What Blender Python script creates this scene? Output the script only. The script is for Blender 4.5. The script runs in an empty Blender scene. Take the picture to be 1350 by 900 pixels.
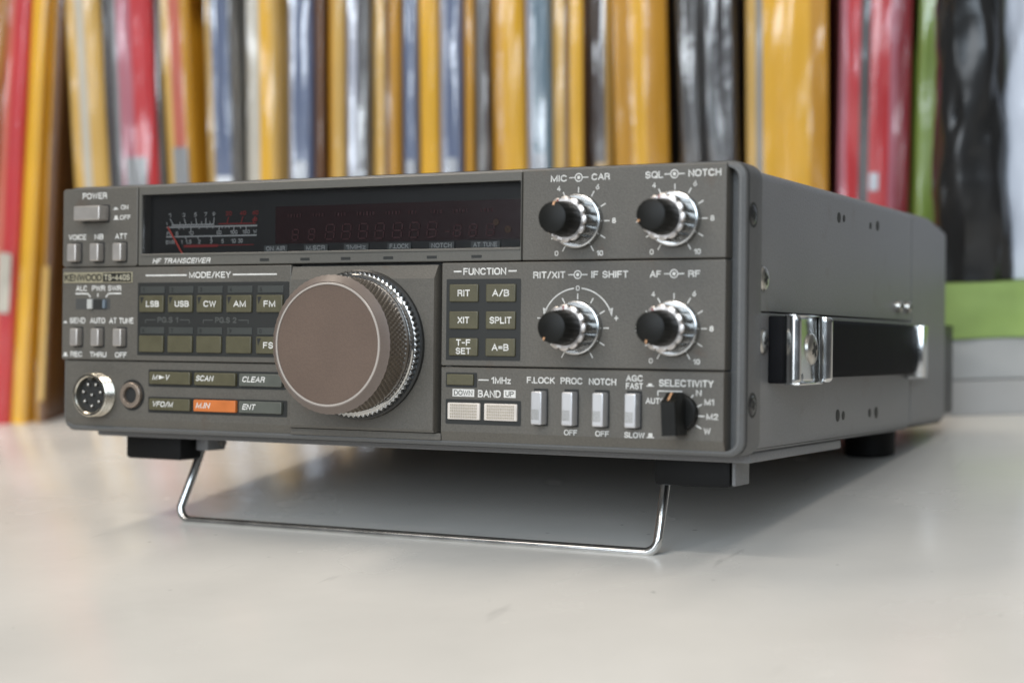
import bpy, bmesh, math, random
from mathutils import Vector, Matrix, noise
R = math.radians
PI = math.pi
sc = bpy.context.scene
C = sc.collection
MM = 0.001

# ------------------------------------------------------------------ camera, world, lights, exposure
TILT = -R(7.2)                       # the radio stands tilted up on its bail
ORG = Vector((131.0, 27.0, -60.0))   # point of the radio (mm, radio axes) that sits at the world origin
cam_d = bpy.data.cameras.new('camera')
cam = bpy.data.objects.new('camera', cam_d)
C.objects.link(cam)
cam.matrix_world = Matrix(((0.88689465, -0.00899597, 0.46188414, 0.31688565),
                           (0.45955455, 0.11932374, -0.88009741, -0.51078725),
                           (-0.04719641, 0.99281464, 0.10996173, 0.13311075),
                           (0, 0, 0, 1)))
cam_d.sensor_width = 36.0
cam_d.lens = 2292.6 / 1350 * 36.0
cam_d.clip_start = 0.01
cam_d.clip_end = 50
cam_d.dof.use_dof = True
cam_d.dof.focus_distance = 0.580
cam_d.dof.aperture_fstop = 7.0
cam_d.dof.aperture_blades = 7
sc.camera = cam

w = bpy.data.worlds.new('World')
sc.world = w
w.use_nodes = True
wt = w.node_tree; wbg = wt.nodes['Background']
wtc = wt.nodes.new('ShaderNodeTexCoord'); wsx = wt.nodes.new('ShaderNodeSeparateXYZ'); wcr = wt.nodes.new('ShaderNodeValToRGB')
wt.links.new(wtc.outputs['Generated'], wsx.inputs[0]); wt.links.new(wsx.outputs['Z'], wcr.inputs[0]); wt.links.new(wcr.outputs[0], wbg.inputs[0])
wcr.color_ramp.elements[0].position = 0.05; wcr.color_ramp.elements[0].color = (0.24, 0.25, 0.27, 1)    # dim far shop
wcr.color_ramp.elements[1].position = 0.75; wcr.color_ramp.elements[1].color = (0.98, 0.97, 0.93, 1)    # pale ceiling
wbg.inputs[1].default_value = 0.26

def area(name, loc, target, sx, sy, power, col):
    d = bpy.data.lights.new(name, 'AREA')
    d.shape = 'RECTANGLE'; d.size = sx; d.size_y = sy; d.energy = power; d.color = col
    o = bpy.data.objects.new(name, d); C.objects.link(o)
    o.location = loc
    o.rotation_euler = (Vector(target) - Vector(loc)).to_track_quat('-Z', 'Y').to_euler()
    return o
# ceiling tubes of the shop and its front window, plus an added front fill
area('ceiling_tube', (-0.95, 0.10, 1.75), (-0.95, 0.10, 0), 0.34, 1.25, 18, (1.0, 0.88, 0.74))
area('ceiling_tube', (-0.10, -1.70, 2.30), (-0.10, -1.20, 0), 1.25, 0.16, 21, (1.0, 0.94, 0.86))
area('ceiling_tube', (1.10, -0.20, 1.90), (1.10, -0.20, 0), 0.30, 1.25, 9, (1.0, 0.95, 0.90))
area('ceiling_panel', (-1.2, -2.3, 2.6), (-0.2, 0.1, 0.1), 1.2, 0.6, 12, (1.0, 0.92, 0.84))
area('window_and_fill', (1.05, -2.75, 1.6), (0.0, 0.2, 0.15), 2.0, 1.7, 62, (0.74, 0.87, 1.0))
area('window_and_fill', (-0.55, -3.1, 1.15), (-0.1, 0.2, 0.15), 1.5, 1.4, 36, (0.86, 0.93, 1.0))  # added fill, no real window: more sleeve highlights, softer shadow under the radio

sc.view_settings.view_transform = 'Standard'
sc.view_settings.look = 'None'
sc.view_settings.exposure = 0.0
sc.view_settings.gamma = 1.0
sc.render.engine = 'CYCLES'
sc.cycles.max_bounces = 8
sc.cycles.transparent_max_bounces = 24
sc.cycles.use_denoising = True

# ------------------------------------------------------------------ materials
def mat(name, col, rough=0.5, metal=0.0, spec=0.5, speck=0.0, bump=0.0, bscale=2500, vary=0.0, vscale=40, coat=0.0, stain=0.0):
    m = bpy.data.materials.new(name); m.use_nodes = True
    nt = m.node_tree; b = nt.nodes['Principled BSDF']
    b.inputs['Base Color'].default_value = (*col, 1)
    b.inputs['Roughness'].default_value = rough
    b.inputs['Metallic'].default_value = metal
    b.inputs['Specular IOR Level'].default_value = spec
    b.inputs['Coat Weight'].default_value = coat
    tc = nt.nodes.new('ShaderNodeTexCoord')
    if vary or speck:
        n1 = nt.nodes.new('ShaderNodeTexNoise'); n1.inputs['Scale'].default_value = vscale; n1.inputs['Detail'].default_value = 6
        nt.links.new(tc.outputs['Object'], n1.inputs['Vector'])
        n2 = nt.nodes.new('ShaderNodeTexNoise'); n2.inputs['Scale'].default_value = bscale; n2.inputs['Detail'].default_value = 1
        nt.links.new(tc.outputs['Object'], n2.inputs['Vector'])
        def rng(node, a):
            r = nt.nodes.new('ShaderNodeMapRange'); r.inputs[1].default_value = 0.3; r.inputs[2].default_value = 0.7
            r.inputs[3].default_value = 1 - a; r.inputs[4].default_value = 1 + a
            nt.links.new(node.outputs['Fac'], r.inputs[0]); return r
        mu = nt.nodes.new('ShaderNodeMath'); mu.operation = 'MULTIPLY'
        nt.links.new(rng(n1, vary).outputs[0], mu.inputs[0]); nt.links.new(rng(n2, speck).outputs[0], mu.inputs[1])
        hs = nt.nodes.new('ShaderNodeHueSaturation'); hs.inputs['Color'].default_value = (*col, 1)
        nt.links.new(mu.outputs[0], hs.inputs['Value']); nt.links.new(hs.outputs[0], b.inputs['Base Color'])
        if stain:   # old rust-brown spots and handling marks
            n4 = nt.nodes.new('ShaderNodeTexNoise'); n4.inputs['Scale'].default_value = 70; n4.inputs['Detail'].default_value = 5; n4.inputs['Distortion'].default_value = 0.4
            nt.links.new(tc.outputs['Object'], n4.inputs['Vector'])
            r4 = nt.nodes.new('ShaderNodeMapRange'); r4.inputs[1].default_value = 0.64; r4.inputs[2].default_value = 0.76; r4.inputs[3].default_value = 0; r4.inputs[4].default_value = stain
            nt.links.new(n4.outputs['Fac'], r4.inputs[0])
            mx = nt.nodes.new('ShaderNodeMix'); mx.data_type = 'RGBA'; mx.inputs[7].default_value = (0.085, 0.055, 0.035, 1)
            nt.links.new(r4.outputs[0], mx.inputs[0]); nt.links.new(hs.outputs[0], mx.inputs[6]); nt.links.new(mx.outputs[2], b.inputs['Base Color'])
        rr = nt.nodes.new('ShaderNodeMapRange'); rr.inputs[3].default_value = max(0.02, rough - 0.08); rr.inputs[4].default_value = min(1, rough + 0.08)
        nt.links.new(n1.outputs['Fac'], rr.inputs[0]); nt.links.new(rr.outputs[0], b.inputs['Roughness'])
    if bump:
        n3 = nt.nodes.new('ShaderNodeTexNoise'); n3.inputs['Scale'].default_value = bscale; n3.inputs['Detail'].default_value = 2
        nt.links.new(tc.outputs['Object'], n3.inputs['Vector'])
        bp = nt.nodes.new('ShaderNodeBump'); bp.inputs['Strength'].default_value = bump; bp.inputs['Distance'].default_value = 0.0003
        nt.links.new(n3.outputs['Fac'], bp.inputs['Height']); nt.links.new(bp.outputs['Normal'], b.inputs['Normal'])
    return m

M = {}
M['panel'] = mat('panel_paint', (0.092, 0.0835, 0.070), 0.46, speck=0.10, bump=0.25, bscale=1600, vary=0.10, vscale=25, stain=0.6)
M['frame'] = mat('display_frame_plastic', (0.098, 0.092, 0.079), 0.40, speck=0.06, bump=0.12, bscale=1800, vary=0.05, vscale=30)
M['bezel'] = mat('bezel_plastic', (0.098, 0.098, 0.096), 0.42, speck=0.06, bump=0.2, bscale=1500, vary=0.08, vscale=25, stain=0.3)
M['case'] = mat('case_paint', (0.172, 0.172, 0.174), 0.45, speck=0.08, bump=0.35, bscale=1300, vary=0.09, vscale=20, stain=0.25)
M['gap'] = mat('dark_gap', (0.012, 0.012, 0.011), 0.6)
M['black'] = mat('black_plastic', (0.016, 0.016, 0.015), 0.38, vary=0.15, vscale=150)
M['rubber'] = mat('black_rubber', (0.006, 0.006, 0.006), 0.55, spec=0.2, vary=0.15, vscale=120, bump=0.1)
M['pad'] = mat('key_surround', (0.012, 0.0125, 0.011), 0.5, vary=0.1)
M['key'] = mat('olive_key', (0.076, 0.068, 0.036), 0.42, speck=0.06, vary=0.10, vscale=200, bump=0.1)
M['numkey'] = mat('grey_label_window', (0.046, 0.049, 0.045), 0.35, vary=0.08)
M['greykey'] = mat('grey_key', (0.082, 0.086, 0.072), 0.42, vary=0.08, vscale=200)
M['orange'] = mat('orange_key', (0.50, 0.14, 0.030), 0.42, vary=0.08, vscale=200)
M['silver'] = mat('silver_button', (0.42, 0.39, 0.36), 0.36, metal=0.6, vary=0.06, vscale=200)
M['beige'] = mat('silver_band_key', (0.64, 0.58, 0.52), 0.40, metal=0.25, vary=0.08, vscale=200)
M['chrome'] = mat('chrome', (0.66, 0.66, 0.65), 0.09, metal=1.0)
M['wornchrome'] = mat('worn_chrome', (0.62, 0.62, 0.61), 0.17, metal=1.0, vary=0.10, vscale=120)
M['knobchrome'] = mat('satin_chrome', (0.46, 0.46, 0.455), 0.22, metal=1.0, vary=0.06, vscale=300)
M['darkchrome'] = mat('dark_chrome', (0.20, 0.195, 0.185), 0.26, metal=1.0, vary=0.06, vscale=300)
M['satin'] = mat('satin_aluminium', (0.56, 0.525, 0.50), 0.33, metal=0.9, vary=0.05, vscale=300)
M['nickel'] = mat('nickel', (0.60, 0.56, 0.48), 0.22, metal=1.0, vary=0.1, vscale=300)
M['screw'] = mat('screw_steel', (0.52, 0.50, 0.46), 0.30, metal=1.0, vary=0.1, vscale=300)
M['darkscrew'] = mat('black_screw', (0.05, 0.05, 0.05), 0.30, metal=0.6)
M['white'] = mat('white_print', (0.60, 0.585, 0.55), 0.55, vary=0.18, vscale=500)
M['faint'] = mat('faint_grey_print', (0.075, 0.078, 0.072), 0.5)
M['dim'] = mat('dim_print', (0.38, 0.38, 0.37), 0.5)
M['redprint'] = mat('red_print', (0.24, 0.018, 0.016), 0.5)
M['needle'] = mat('red_needle', (0.62, 0.075, 0.050), 0.4)
M['window'] = mat('display_backing', (0.009, 0.009, 0.009), 0.4)
M['redwin'] = mat('red_filter', (0.022, 0.0058, 0.0072), 0.25)
M['segment'] = mat('unlit_segment', (0.046, 0.0075, 0.0095), 0.4)
M['tag'] = mat('status_tag', (0.075, 0.080, 0.078), 0.4)
M['badgegold'] = mat('badge_gold', (0.40, 0.36, 0.25), 0.35, metal=0.5, vary=0.06)
M['badgedark'] = mat('badge_dark', (0.018, 0.017, 0.014), 0.3)
M['knobface'] = mat('tuning_knob_face', (0.110, 0.073, 0.053), 0.50, speck=0.05, bump=0.12, bscale=1500, vary=0.06, vscale=60)
M['knobrim'] = mat('tuning_knob_rim', (0.140, 0.108, 0.090), 0.44, speck=0.05, vary=0.06, vscale=60)
M['grip'] = mat('tuning_knob_grip', (0.135, 0.110, 0.085), 0.34, vary=0.15, vscale=120)
M['ringline'] = mat('polished_ring', (0.48, 0.43, 0.385), 0.32, metal=0.3)
M['pointer'] = mat('orange_pointer', (0.62, 0.34, 0.18), 0.45)
M['strap'] = mat('strap_vinyl', (0.012, 0.012, 0.013), 0.55, spec=0.02, bump=0.2, bscale=1800, vary=0.15, vscale=80)
M['jack'] = mat('jack_collar', (0.26, 0.21, 0.17), 0.35, metal=0.5)
M['knob'] = mat('black_knob', (0.008, 0.008, 0.007), 0.40, spec=0.2, vary=0.2, vscale=200)
M['amber'] = mat('amber_lens', (0.055, 0.022, 0.006), 0.4)

def glass(name, tint, ior_fac):
    m = bpy.data.materials.new(name); m.use_nodes = True; nt = m.node_tree
    nt.nodes.remove(nt.nodes['Principled BSDF']); out = nt.nodes['Material Output']
    t = nt.nodes.new('ShaderNodeBsdfTransparent'); t.inputs[0].default_value = (*tint, 1)
    g = nt.nodes.new('ShaderNodeBsdfGlossy'); g.inputs['Roughness'].default_value = 0.06
    f = nt.nodes.new('ShaderNodeFresnel'); f.inputs[0].default_value = ior_fac
    mx = nt.nodes.new('ShaderNodeMixShader')
    nt.links.new(f.outputs[0], mx.inputs[0]); nt.links.new(t.outputs[0], mx.inputs[1]); nt.links.new(g.outputs[0], mx.inputs[2])
    nt.links.new(mx.outputs[0], out.inputs[0])
    return m
M['glass'] = glass('display_glass', (0.86, 0.86, 0.86), 1.42)

def film(name, f0, f1):
    m = bpy.data.materials.new(name); m.use_nodes = True; nt = m.node_tree
    nt.nodes.remove(nt.nodes['Principled BSDF']); out = nt.nodes['Material Output']
    t = nt.nodes.new('ShaderNodeBsdfTransparent'); t.inputs[0].default_value = (0.97, 0.97, 0.97, 1)
    g = nt.nodes.new('ShaderNodeBsdfGlossy'); g.inputs['Roughness'].default_value = 0.18; g.inputs[0].default_value = (1, 1, 1, 1)
    lw = nt.nodes.new('ShaderNodeLayerWeight'); lw.inputs[0].default_value = 0.35
    mr = nt.nodes.new('ShaderNodeMapRange'); mr.inputs[3].default_value = f0; mr.inputs[4].default_value = f1
    nt.links.new(lw.outputs['Fresnel'], mr.inputs[0])
    tc = nt.nodes.new('ShaderNodeTexCoord'); mp = nt.nodes.new('ShaderNodeMapping'); mp.inputs['Scale'].default_value = (1, 1, 0.11)
    nt.links.new(tc.outputs['Object'], mp.inputs[0])
    no = nt.nodes.new('ShaderNodeTexNoise'); no.inputs['Scale'].default_value = 48; no.inputs['Detail'].default_value = 2; no.inputs['Distortion'].default_value = 0.6
    nt.links.new(mp.outputs[0], no.inputs['Vector'])
    bp = nt.nodes.new('ShaderNodeBump'); bp.inputs['Strength'].default_value = 1.0; bp.inputs['Distance'].default_value = 0.011
    nt.links.new(no.outputs['Fac'], bp.inputs['Height'])
    nt.links.new(bp.outputs[0], g.inputs['Normal'])
    mx = nt.nodes.new('ShaderNodeMixShader')
    nt.links.new(mr.outputs[0], mx.inputs[0]); nt.links.new(t.outputs[0], mx.inputs[1]); nt.links.new(g.outputs[0], mx.inputs[2])
    nt.links.new(mx.outputs[0], out.inputs[0])
    return m
M['film'] = film('clear_sleeve_film', 0.075, 0.40)
M['shinyfilm'] = film('shiny_sleeve_film', 0.24, 0.5)  # same film with its reflections turned up for the dark books

def table_mat():
    m = mat('table_laminate', (0.635, 0.612, 0.57), 0.30, spec=0.5)
    nt = m.node_tree; b = nt.nodes['Principled BSDF']
    tc = nt.nodes.new('ShaderNodeTexCoord')
    def noi(scale, detail, sx=1, sy=1, rot=0):
        mp = nt.nodes.new('ShaderNodeMapping'); mp.inputs['Scale'].default_value = (sx, sy, 1); mp.inputs['Rotation'].default_value = (0, 0, rot)
        nt.links.new(tc.outputs['Object'], mp.inputs[0])
        n = nt.nodes.new('ShaderNodeTexNoise'); n.inputs['Scale'].default_value = scale; n.inputs['Detail'].default_value = detail
        nt.links.new(mp.outputs[0], n.inputs['Vector']); return n
    def mr(node, a, bb, c, d):
        r = nt.nodes.new('ShaderNodeMapRange'); r.inputs[1].default_value = a; r.inputs[2].default_value = bb; r.inputs[3].default_value = c; r.inputs[4].default_value = d
        nt.links.new(node.outputs['Fac'], r.inputs[0]); return r
    soft = mr(noi(9, 5), 0.35, 0.7, 0.90, 1.03)
    scr = mr(noi(110, 3, 1, 0.14, 0.5), 0.70, 0.77, 1.0, 0.80)
    scr2 = mr(noi(150, 3, 0.13, 1, 0.25), 0.70, 0.77, 1.0, 0.82)
    dots = mr(noi(170, 1), 0.765, 0.80, 1.0, 0.7)
    cur = soft
    for s in (scr, scr2, dots):
        mu = nt.nodes.new('ShaderNodeMath'); mu.operation = 'MULTIPLY'
        nt.links.new(cur.outputs[0], mu.inputs[0]); nt.links.new(s.outputs[0], mu.inputs[1]); cur = mu
    hs = nt.nodes.new('ShaderNodeHueSaturation'); hs.inputs['Color'].default_value = (0.635, 0.612, 0.57, 1)
    nt.links.new(cur.outputs[0], hs.inputs['Value']); nt.links.new(hs.outputs[0], b.inputs['Base Color'])
    rr = mr(noi(14, 6), 0.3, 0.7, 0.18, 0.30)
    nt.links.new(rr.outputs[0], b.inputs['Roughness'])
    bp = nt.nodes.new('ShaderNodeBump'); bp.inputs['Strength'].default_value = 0.12; bp.inputs['Distance'].default_value = 0.0006
    nn = noi(120, 4); nt.links.new(nn.outputs['Fac'], bp.inputs['Height']); nt.links.new(bp.outputs[0], b.inputs['Normal'])
    return m
M['table'] = table_mat()

# ------------------------------------------------------------------ mesh helpers (all input in mm)
def arc(cx, cy, rx, ry, a0, a1, n=9):
    return [(cx + rx * math.cos(R(a0 + (a1 - a0) * i / n)), cy + ry * math.sin(R(a0 + (a1 - a0) * i / n))) for i in range(n + 1)]
def glyphs():
    """sans-serif capitals as strokes: width and polylines in a box of height 1"""
    g = {}
    g['A'] = (.70, [[(0, 0), (.35, 1), (.70, 0)], [(.13, .34), (.57, .34)]])
    g['B'] = (.60, [[(0, 0), (0, 1), (.34, 1)] + arc(.34, .76, .22, .24, 80, -80, 6) + [(.34, .52), (0, .52)], [(.36, .52)] + arc(.36, .26, .24, .26, 80, -80, 6) + [(.36, 0), (0, 0)]])
    g['C'] = (.68, [arc(.36, .68, .31, .32, 25, 90, 5) + arc(.36, .68, .36, .32, 90, 180, 5) + [(0, .32)] + arc(.36, .32, .36, .32, 180, 270, 5) + arc(.36, .32, .32, .32, 275, 335, 5)])
    g['D'] = (.64, [[(0, 0), (0, 1), (.28, 1)] + arc(.28, .64, .36, .36, 85, 0, 5) + arc(.28, .36, .36, .36, 0, -85, 5) + [(.28, 0), (0, 0)]])
    g['E'] = (.55, [[(.55, 1), (0, 1), (0, 0), (.55, 0)], [(0, .52), (.48, .52)]])
    g['F'] = (.52, [[(.52, 1), (0, 1), (0, 0)], [(0, .52), (.45, .52)]])
    g['G'] = (.70, [arc(.36, .68, .31, .32, 25, 90, 5) + arc(.36, .68, .36, .32, 90, 180, 5) + [(0, .32)] + arc(.36, .32, .36, .32, 180, 270, 5) + [(.68, .08), (.68, .46), (.40, .46)]])
    g['H'] = (.62, [[(0, 0), (0, 1)], [(.62, 0), (.62, 1)], [(0, .52), (.62, .52)]])
    g['I'] = (.04, [[(.02, 0), (.02, 1)]])
    g['K'] = (.62, [[(0, 0), (0, 1)], [(.58, 1), (0, .38)], [(.20, .58), (.62, 0)]])
    g['L'] = (.50, [[(0, 1), (0, 0), (.50, 0)]])
    g['M'] = (.76, [[(0, 0), (0, 1), (.38, .05), (.76, 1), (.76, 0)]])
    g['N'] = (.62, [[(0, 0), (0, 1), (.62, 0), (.62, 1)]])
    o = arc(.36, .66, .36, .34, 0, 180, 10) + arc(.36, .34, .36, .34, 180, 360, 10)
    g['O'] = (.72, [o + [o[0]]])
    g['P'] = (.58, [[(0, 0), (0, 1), (.34, 1)] + arc(.34, .74, .24, .26, 80, -80, 6) + [(.34, .48), (0, .48)]])
    g['Q'] = (.72, [o + [o[0]], [(.46, .22), (.72, -.04)]])
    g['R'] = (.62, [[(0, 0), (0, 1), (.36, 1)] + arc(.36, .75, .24, .25, 80, -80, 6) + [(.36, .5), (0, .5)], [(.38, .5), (.56, .36), (.60, 0)]])
    g['S'] = (.60, [arc(.30, .75, .27, .25, 15, 90, 4) + arc(.30, .75, .28, .25, 90, 250, 7) + arc(.30, .26, .30, .26, 70, -90, 7) + arc(.30, .26, .30, .26, -90, -165, 4)])
    g['T'] = (.58, [[(0, 1), (.58, 1)], [(.29, 1), (.29, 0)]])
    g['U'] = (.62, [[(0, 1), (0, .30)] + arc(.31, .30, .31, .30, 185, 355, 8) + [(.62, .30), (.62, 1)]])
    g['V'] = (.64, [[(0, 1), (.32, 0), (.64, 1)]])
    g['W'] = (.94, [[(0, 1), (.22, 0), (.47, .95), (.72, 0), (.94, 1)]])
    g['X'] = (.62, [[(0, 1), (.62, 0)], [(.62, 1), (0, 0)]])
    g['Y'] = (.62, [[(0, 1), (.31, .45), (.62, 1)], [(.31, .45), (.31, 0)]])
    g['Z'] = (.58, [[(0, 1), (.58, 1), (0, 0), (.58, 0)]])
    g['z'] = (.40, [[(0, .66), (.40, .66), (0, 0), (.40, 0)]])
    g['d'] = (.48, [[(.48, 1), (.48, 0)], arc(.24, .33, .24, .33, 0, 360, 12)])
    z = arc(.27, .70, .27, .30, 0, 180, 8) + arc(.27, .30, .27, .30, 180, 360, 8)
    g['0'] = (.54, [z + [z[0]]])
    g['1'] = (.30, [[(0, .76), (.26, 1), (.26, 0)]])
    g['2'] = (.54, [arc(.27, .72, .26, .28, 170, 0, 8) + [(.45, .52), (0, 0), (.54, 0)]])
    g['3'] = (.54, [arc(.26, .75, .25, .25, 160, -80, 9) + arc(.27, .26, .27, .26, 80, -160, 9)])
    g['4'] = (.58, [[(.42, 0), (.42, 1), (0, .28), (.58, .28)]])
    g['5'] = (.54, [[(.50, 1), (.10, 1), (.04, .50)] + arc(.26, .32, .28, .32, 130, -155, 9)])
    u = arc(.27, .32, .27, .32, 90, 450, 14)
    g['6'] = (.54, [[(.44, 1.0), (.10, .56)] + arc(.27, .32, .27, .32, 150, 510, 14)])
    g['7'] = (.52, [[(0, 1), (.52, 1), (.18, 0)]])
    g['8'] = (.54, [arc(.27, .76, .24, .24, 0, 360, 12), arc(.27, .27, .27, .27, 0, 360, 12)])
    g['9'] = (.54, [[(.10, 0), (.44, .44)] + arc(.27, .68, .27, .32, -30, 330, 14)])
    g['/'] = (.40, [[(0, -.05), (.40, 1.05)]])
    g['.'] = (.06, [[(.03, 0), (.03, .10)]])
    g['-'] = (.36, [[(0, .45), (.36, .45)]])
    g['='] = (.46, [[(0, .62), (.46, .62)], [(0, .34), (.46, .34)]])
    g[' '] = (.22, [])
    return g
GLYPH = glyphs()
class MB:
    """collects pieces into ONE mesh object"""
    def __init__(s): s.bm = bmesh.new()
    def face(s, vs, mi=0):
        try:
            f = s.bm.faces.new(vs); f.material_index = mi; f.smooth = True; return f
        except ValueError: return None
    def loft(s, rings, cap0=True, cap1=True, closed=True, mi=0):
        vr = [[s.bm.verts.new(p) for p in r] for r in rings]
        n = len(vr[0])
        for a, b in zip(vr, vr[1:]):
            for i in range(n if closed else n - 1):
                s.face((a[i], a[(i + 1) % n], b[(i + 1) % n], b[i]), mi)
        for want, r_ in ((cap0, list(reversed(vr[0]))), (cap1, vr[-1])):
            f = s.face(r_, mi) if want else None
            if f: f.smooth = False
        return vr
    def prism(s, pts, y0, y1, ch=0.0, mi=0, backch=0.0):
        """outline pts (x,z) pushed from its front face y0 back to y1, front edge chamfered by ch"""
        def inset(p, d):
            if d == 0: return p
            n = len(p); out = []
            ar = sum(p[i][0] * p[(i + 1) % n][1] - p[(i + 1) % n][0] * p[i][1] for i in range(n))
            sg = 1 if ar > 0 else -1
            for i in range(n):
                a, b, c = Vector(p[i - 1]), Vector(p[i]), Vector(p[(i + 1) % n])
                e1 = (b - a).normalized(); e2 = (c - b).normalized()
                n1 = Vector((-e1.y, e1.x)) * sg; n2 = Vector((-e2.y, e2.x)) * sg
                m_ = (n1 + n2)
                m_ = m_ / max(0.3, m_.dot(n1))
                out.append(tuple(b + m_ * d))
            return out
        rings = []
        if ch:
            for t in (0, 0.5, 1):
                a = t * PI / 2
                rings.append([(x, y0 + ch * (1 - math.sin(a)), z) for x, z in inset(pts, ch * (1 - math.cos(a)) if 0 else ch * (1 - math.sin(PI / 2 - a)) if 0 else ch * (1 - t) if t != 0.5 else ch * 0.29)])
            rings = [[(x, y0, z) for x, z in inset(pts, ch)], [(x, y0 + ch * 0.29, z) for x, z in inset(pts, ch * 0.29)], [(x, y0 + ch, z) for x, z in pts]]
        else:
            rings = [[(x, y0, z) for x, z in pts]]
        if backch:
            rings += [[(x, y1 - backch, z) for x, z in pts], [(x, y1, z) for x, z in inset(pts, backch)]]
        else:
            rings.append([(x, y1, z) for x, z in pts])
        return s.loft(rings, mi=mi)
    def rbox(s, x0, x1, z0, z1, y0, y1, r=0.0, ch=0.0, mi=0, n=4, backch=0.0):
        if r > 0: r = max(r, ch * 1.2, backch * 1.2)
        return s.prism(rrect(x0, x1, z0, z1, r, n), y0, y1, ch, mi, backch)
    def lathe(s, prof, cx, cz, n=64, mod=None, cap0=True, cap1=False, mi=0, mis=None):
        """profile of (radius, y) around an axis along y"""
        rings = []
        for k, (r, y) in enumerate(prof):
            ring = []
            for i in range(n):
                a = 2 * PI * i / n
                rr = r + (mod(k, a, i) if mod else 0)
                ring.append((cx + rr * math.cos(a), y, cz + rr * math.sin(a)))
            rings.append(ring)
        vr = s.loft(rings, cap0=cap0, cap1=cap1, mi=mi)
        return vr
    def ring(s, cx, cz, r0, r1, y, n=48, a0=0, a1=2 * PI, mi=0):
        k = n if a1 - a0 > 6.28 else n + 1
        o = []; i_ = []
        for i in range(k):
            a = a0 + (a1 - a0) * i / n
            o.append(s.bm.verts.new((cx + r1 * math.cos(a), y, cz + r1 * math.sin(a))))
            i_.append(s.bm.verts.new((cx + r0 * math.cos(a), y, cz + r0 * math.sin(a))))
        for i in range(n):
            j = (i + 1) % k
            s.face((o[i], o[j], i_[j], i_[i]), mi)
    def poly(s, pts, y, mi=0):
        s.face([s.bm.verts.new((x, y, z)) for x, z in pts], mi)
    def line(s, x0, z0, x1, z1, wd, y, mi=0):
        d = Vector((x1 - x0, z1 - z0)).normalized() * wd / 2
        n = Vector((-d.y, d.x))
        s.poly([(x0 + n.x, z0 + n.y), (x0 - n.x, z0 - n.y), (x1 - n.x, z1 - n.y), (x1 + n.x, z1 + n.y)], y, mi)
    def stroke(s, pts, wd, y, mi=0):
        """one flat pen stroke along pts, corners mitred"""
        P_ = [Vector(p) for p in pts]; closed = (P_[0] - P_[-1]).length < 1e-6
        if closed: P_ = P_[:-1]
        n = len(P_); L_ = []; R_ = []
        for i, p in enumerate(P_):
            a = P_[i - 1] if (i > 0 or closed) else None
            c = P_[(i + 1) % n] if (i < n - 1 or closed) else None
            e1 = (p - a).normalized() if a is not None else None; e2 = (c - p).normalized() if c is not None else None
            if e1 is None: e1 = e2
            if e2 is None: e2 = e1
            n1 = Vector((-e1.y, e1.x)); n2 = Vector((-e2.y, e2.x)); m_ = n1 + n2
            m_ = m_.normalized() if m_.length > 1e-3 else n1
            k = wd / 2 / max(.55, m_.dot(n1))
            q = p
            if a is None: q = p - e2 * wd * .4
            if c is None: q = p + e1 * wd * .4
            L_.append(s.bm.verts.new((q.x + m_.x * k, y, q.y + m_.y * k))); R_.append(s.bm.verts.new((q.x - m_.x * k, y, q.y - m_.y * k)))
        for i in range(n if closed else n - 1):
            j = (i + 1) % n
            s.face((L_[i], R_[i], R_[j], L_[j]), mi)
    def text(s, st, x0, x1, z0, z1, y, pen=.185, shear=0.0, mi=0, gap=.26):
        """lettering st drawn in strokes, filling the rectangle x0..x1, z0..z1; pen = stroke width per letter height"""
        tot = sum(GLYPH[c][0] for c in st) + gap * (len(st) - 1) + shear
        h = z1 - z0; wd = pen * h
        kx_ = (x1 - x0 - wd) / tot if tot > .05 else h; kz_ = h - wd; x = 0; q = 0
        if kx_ < .62 * h: wd *= max(.72, kx_ / (.62 * h))
        for c in st:
            w_, ls = GLYPH[c]
            for l in ls:
                s.stroke([(x0 + wd / 2 + (x + px + py * shear) * kx_, z0 + wd / 2 + py * kz_) for px, py in l], wd, y - .0012 * (q % 4), mi); q += 1
            x += w_ + gap
    def tube(s, path, r, n=14, mi=0):
        pts = [Vector(p) for p in path]; rings = []
        up = None
        for i, p in enumerate(pts):
            t = (pts[min(i + 1, len(pts) - 1)] - pts[max(i - 1, 0)]).normalized()
            if up is None: up = t.orthogonal().normalized()
            up = (up - t * up.dot(t)).normalized()
            b = t.cross(up)
            rings.append([tuple(p + (up * math.cos(2 * PI * k / n) + b * math.sin(2 * PI * k / n)) * r) for k in range(n)])
        s.loft(rings, mi=mi)
    def box(s, x0, x1, y0, y1, z0, z1, bev=0.0, mi=0, seg=2):
        t = bmesh.new(); bmesh.ops.create_cube(t, size=1)
        for v in t.verts: v.co = Vector(((x0 + x1) / 2 + v.co.x * (x1 - x0), (y0 + y1) / 2 + v.co.y * (y1 - y0), (z0 + z1) / 2 + v.co.z * (z1 - z0)))
        if bev: bmesh.ops.bevel(t, geom=t.edges[:], offset=bev, segments=seg, affect='EDGES', profile=0.5)
        mp = {v: s.bm.verts.new(v.co) for v in t.verts}
        for f in t.faces: s.face([mp[v] for v in f.verts], mi)
        t.free()
    def build(s, name, mats, parent=None, org=ORG, ang=32, label=None):
        bmesh.ops.recalc_face_normals(s.bm, faces=s.bm.faces[:])
        for v in s.bm.verts: v.co = (v.co - org) * MM
        me = bpy.data.meshes.new(name); s.bm.to_mesh(me); s.bm.free()
        for m_ in (mats if isinstance(mats, (list, tuple)) else [mats]): me.materials.append(m_)
        sm = [p.use_smooth for p in me.polygons]
        me.set_sharp_from_angle(angle=R(ang))
        me.polygons.foreach_set('use_smooth', sm)
        o = bpy.data.objects.new(name, me); C.objects.link(o)
        if parent: o.parent = parent
        if label: o['label'] = label
        return o

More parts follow.
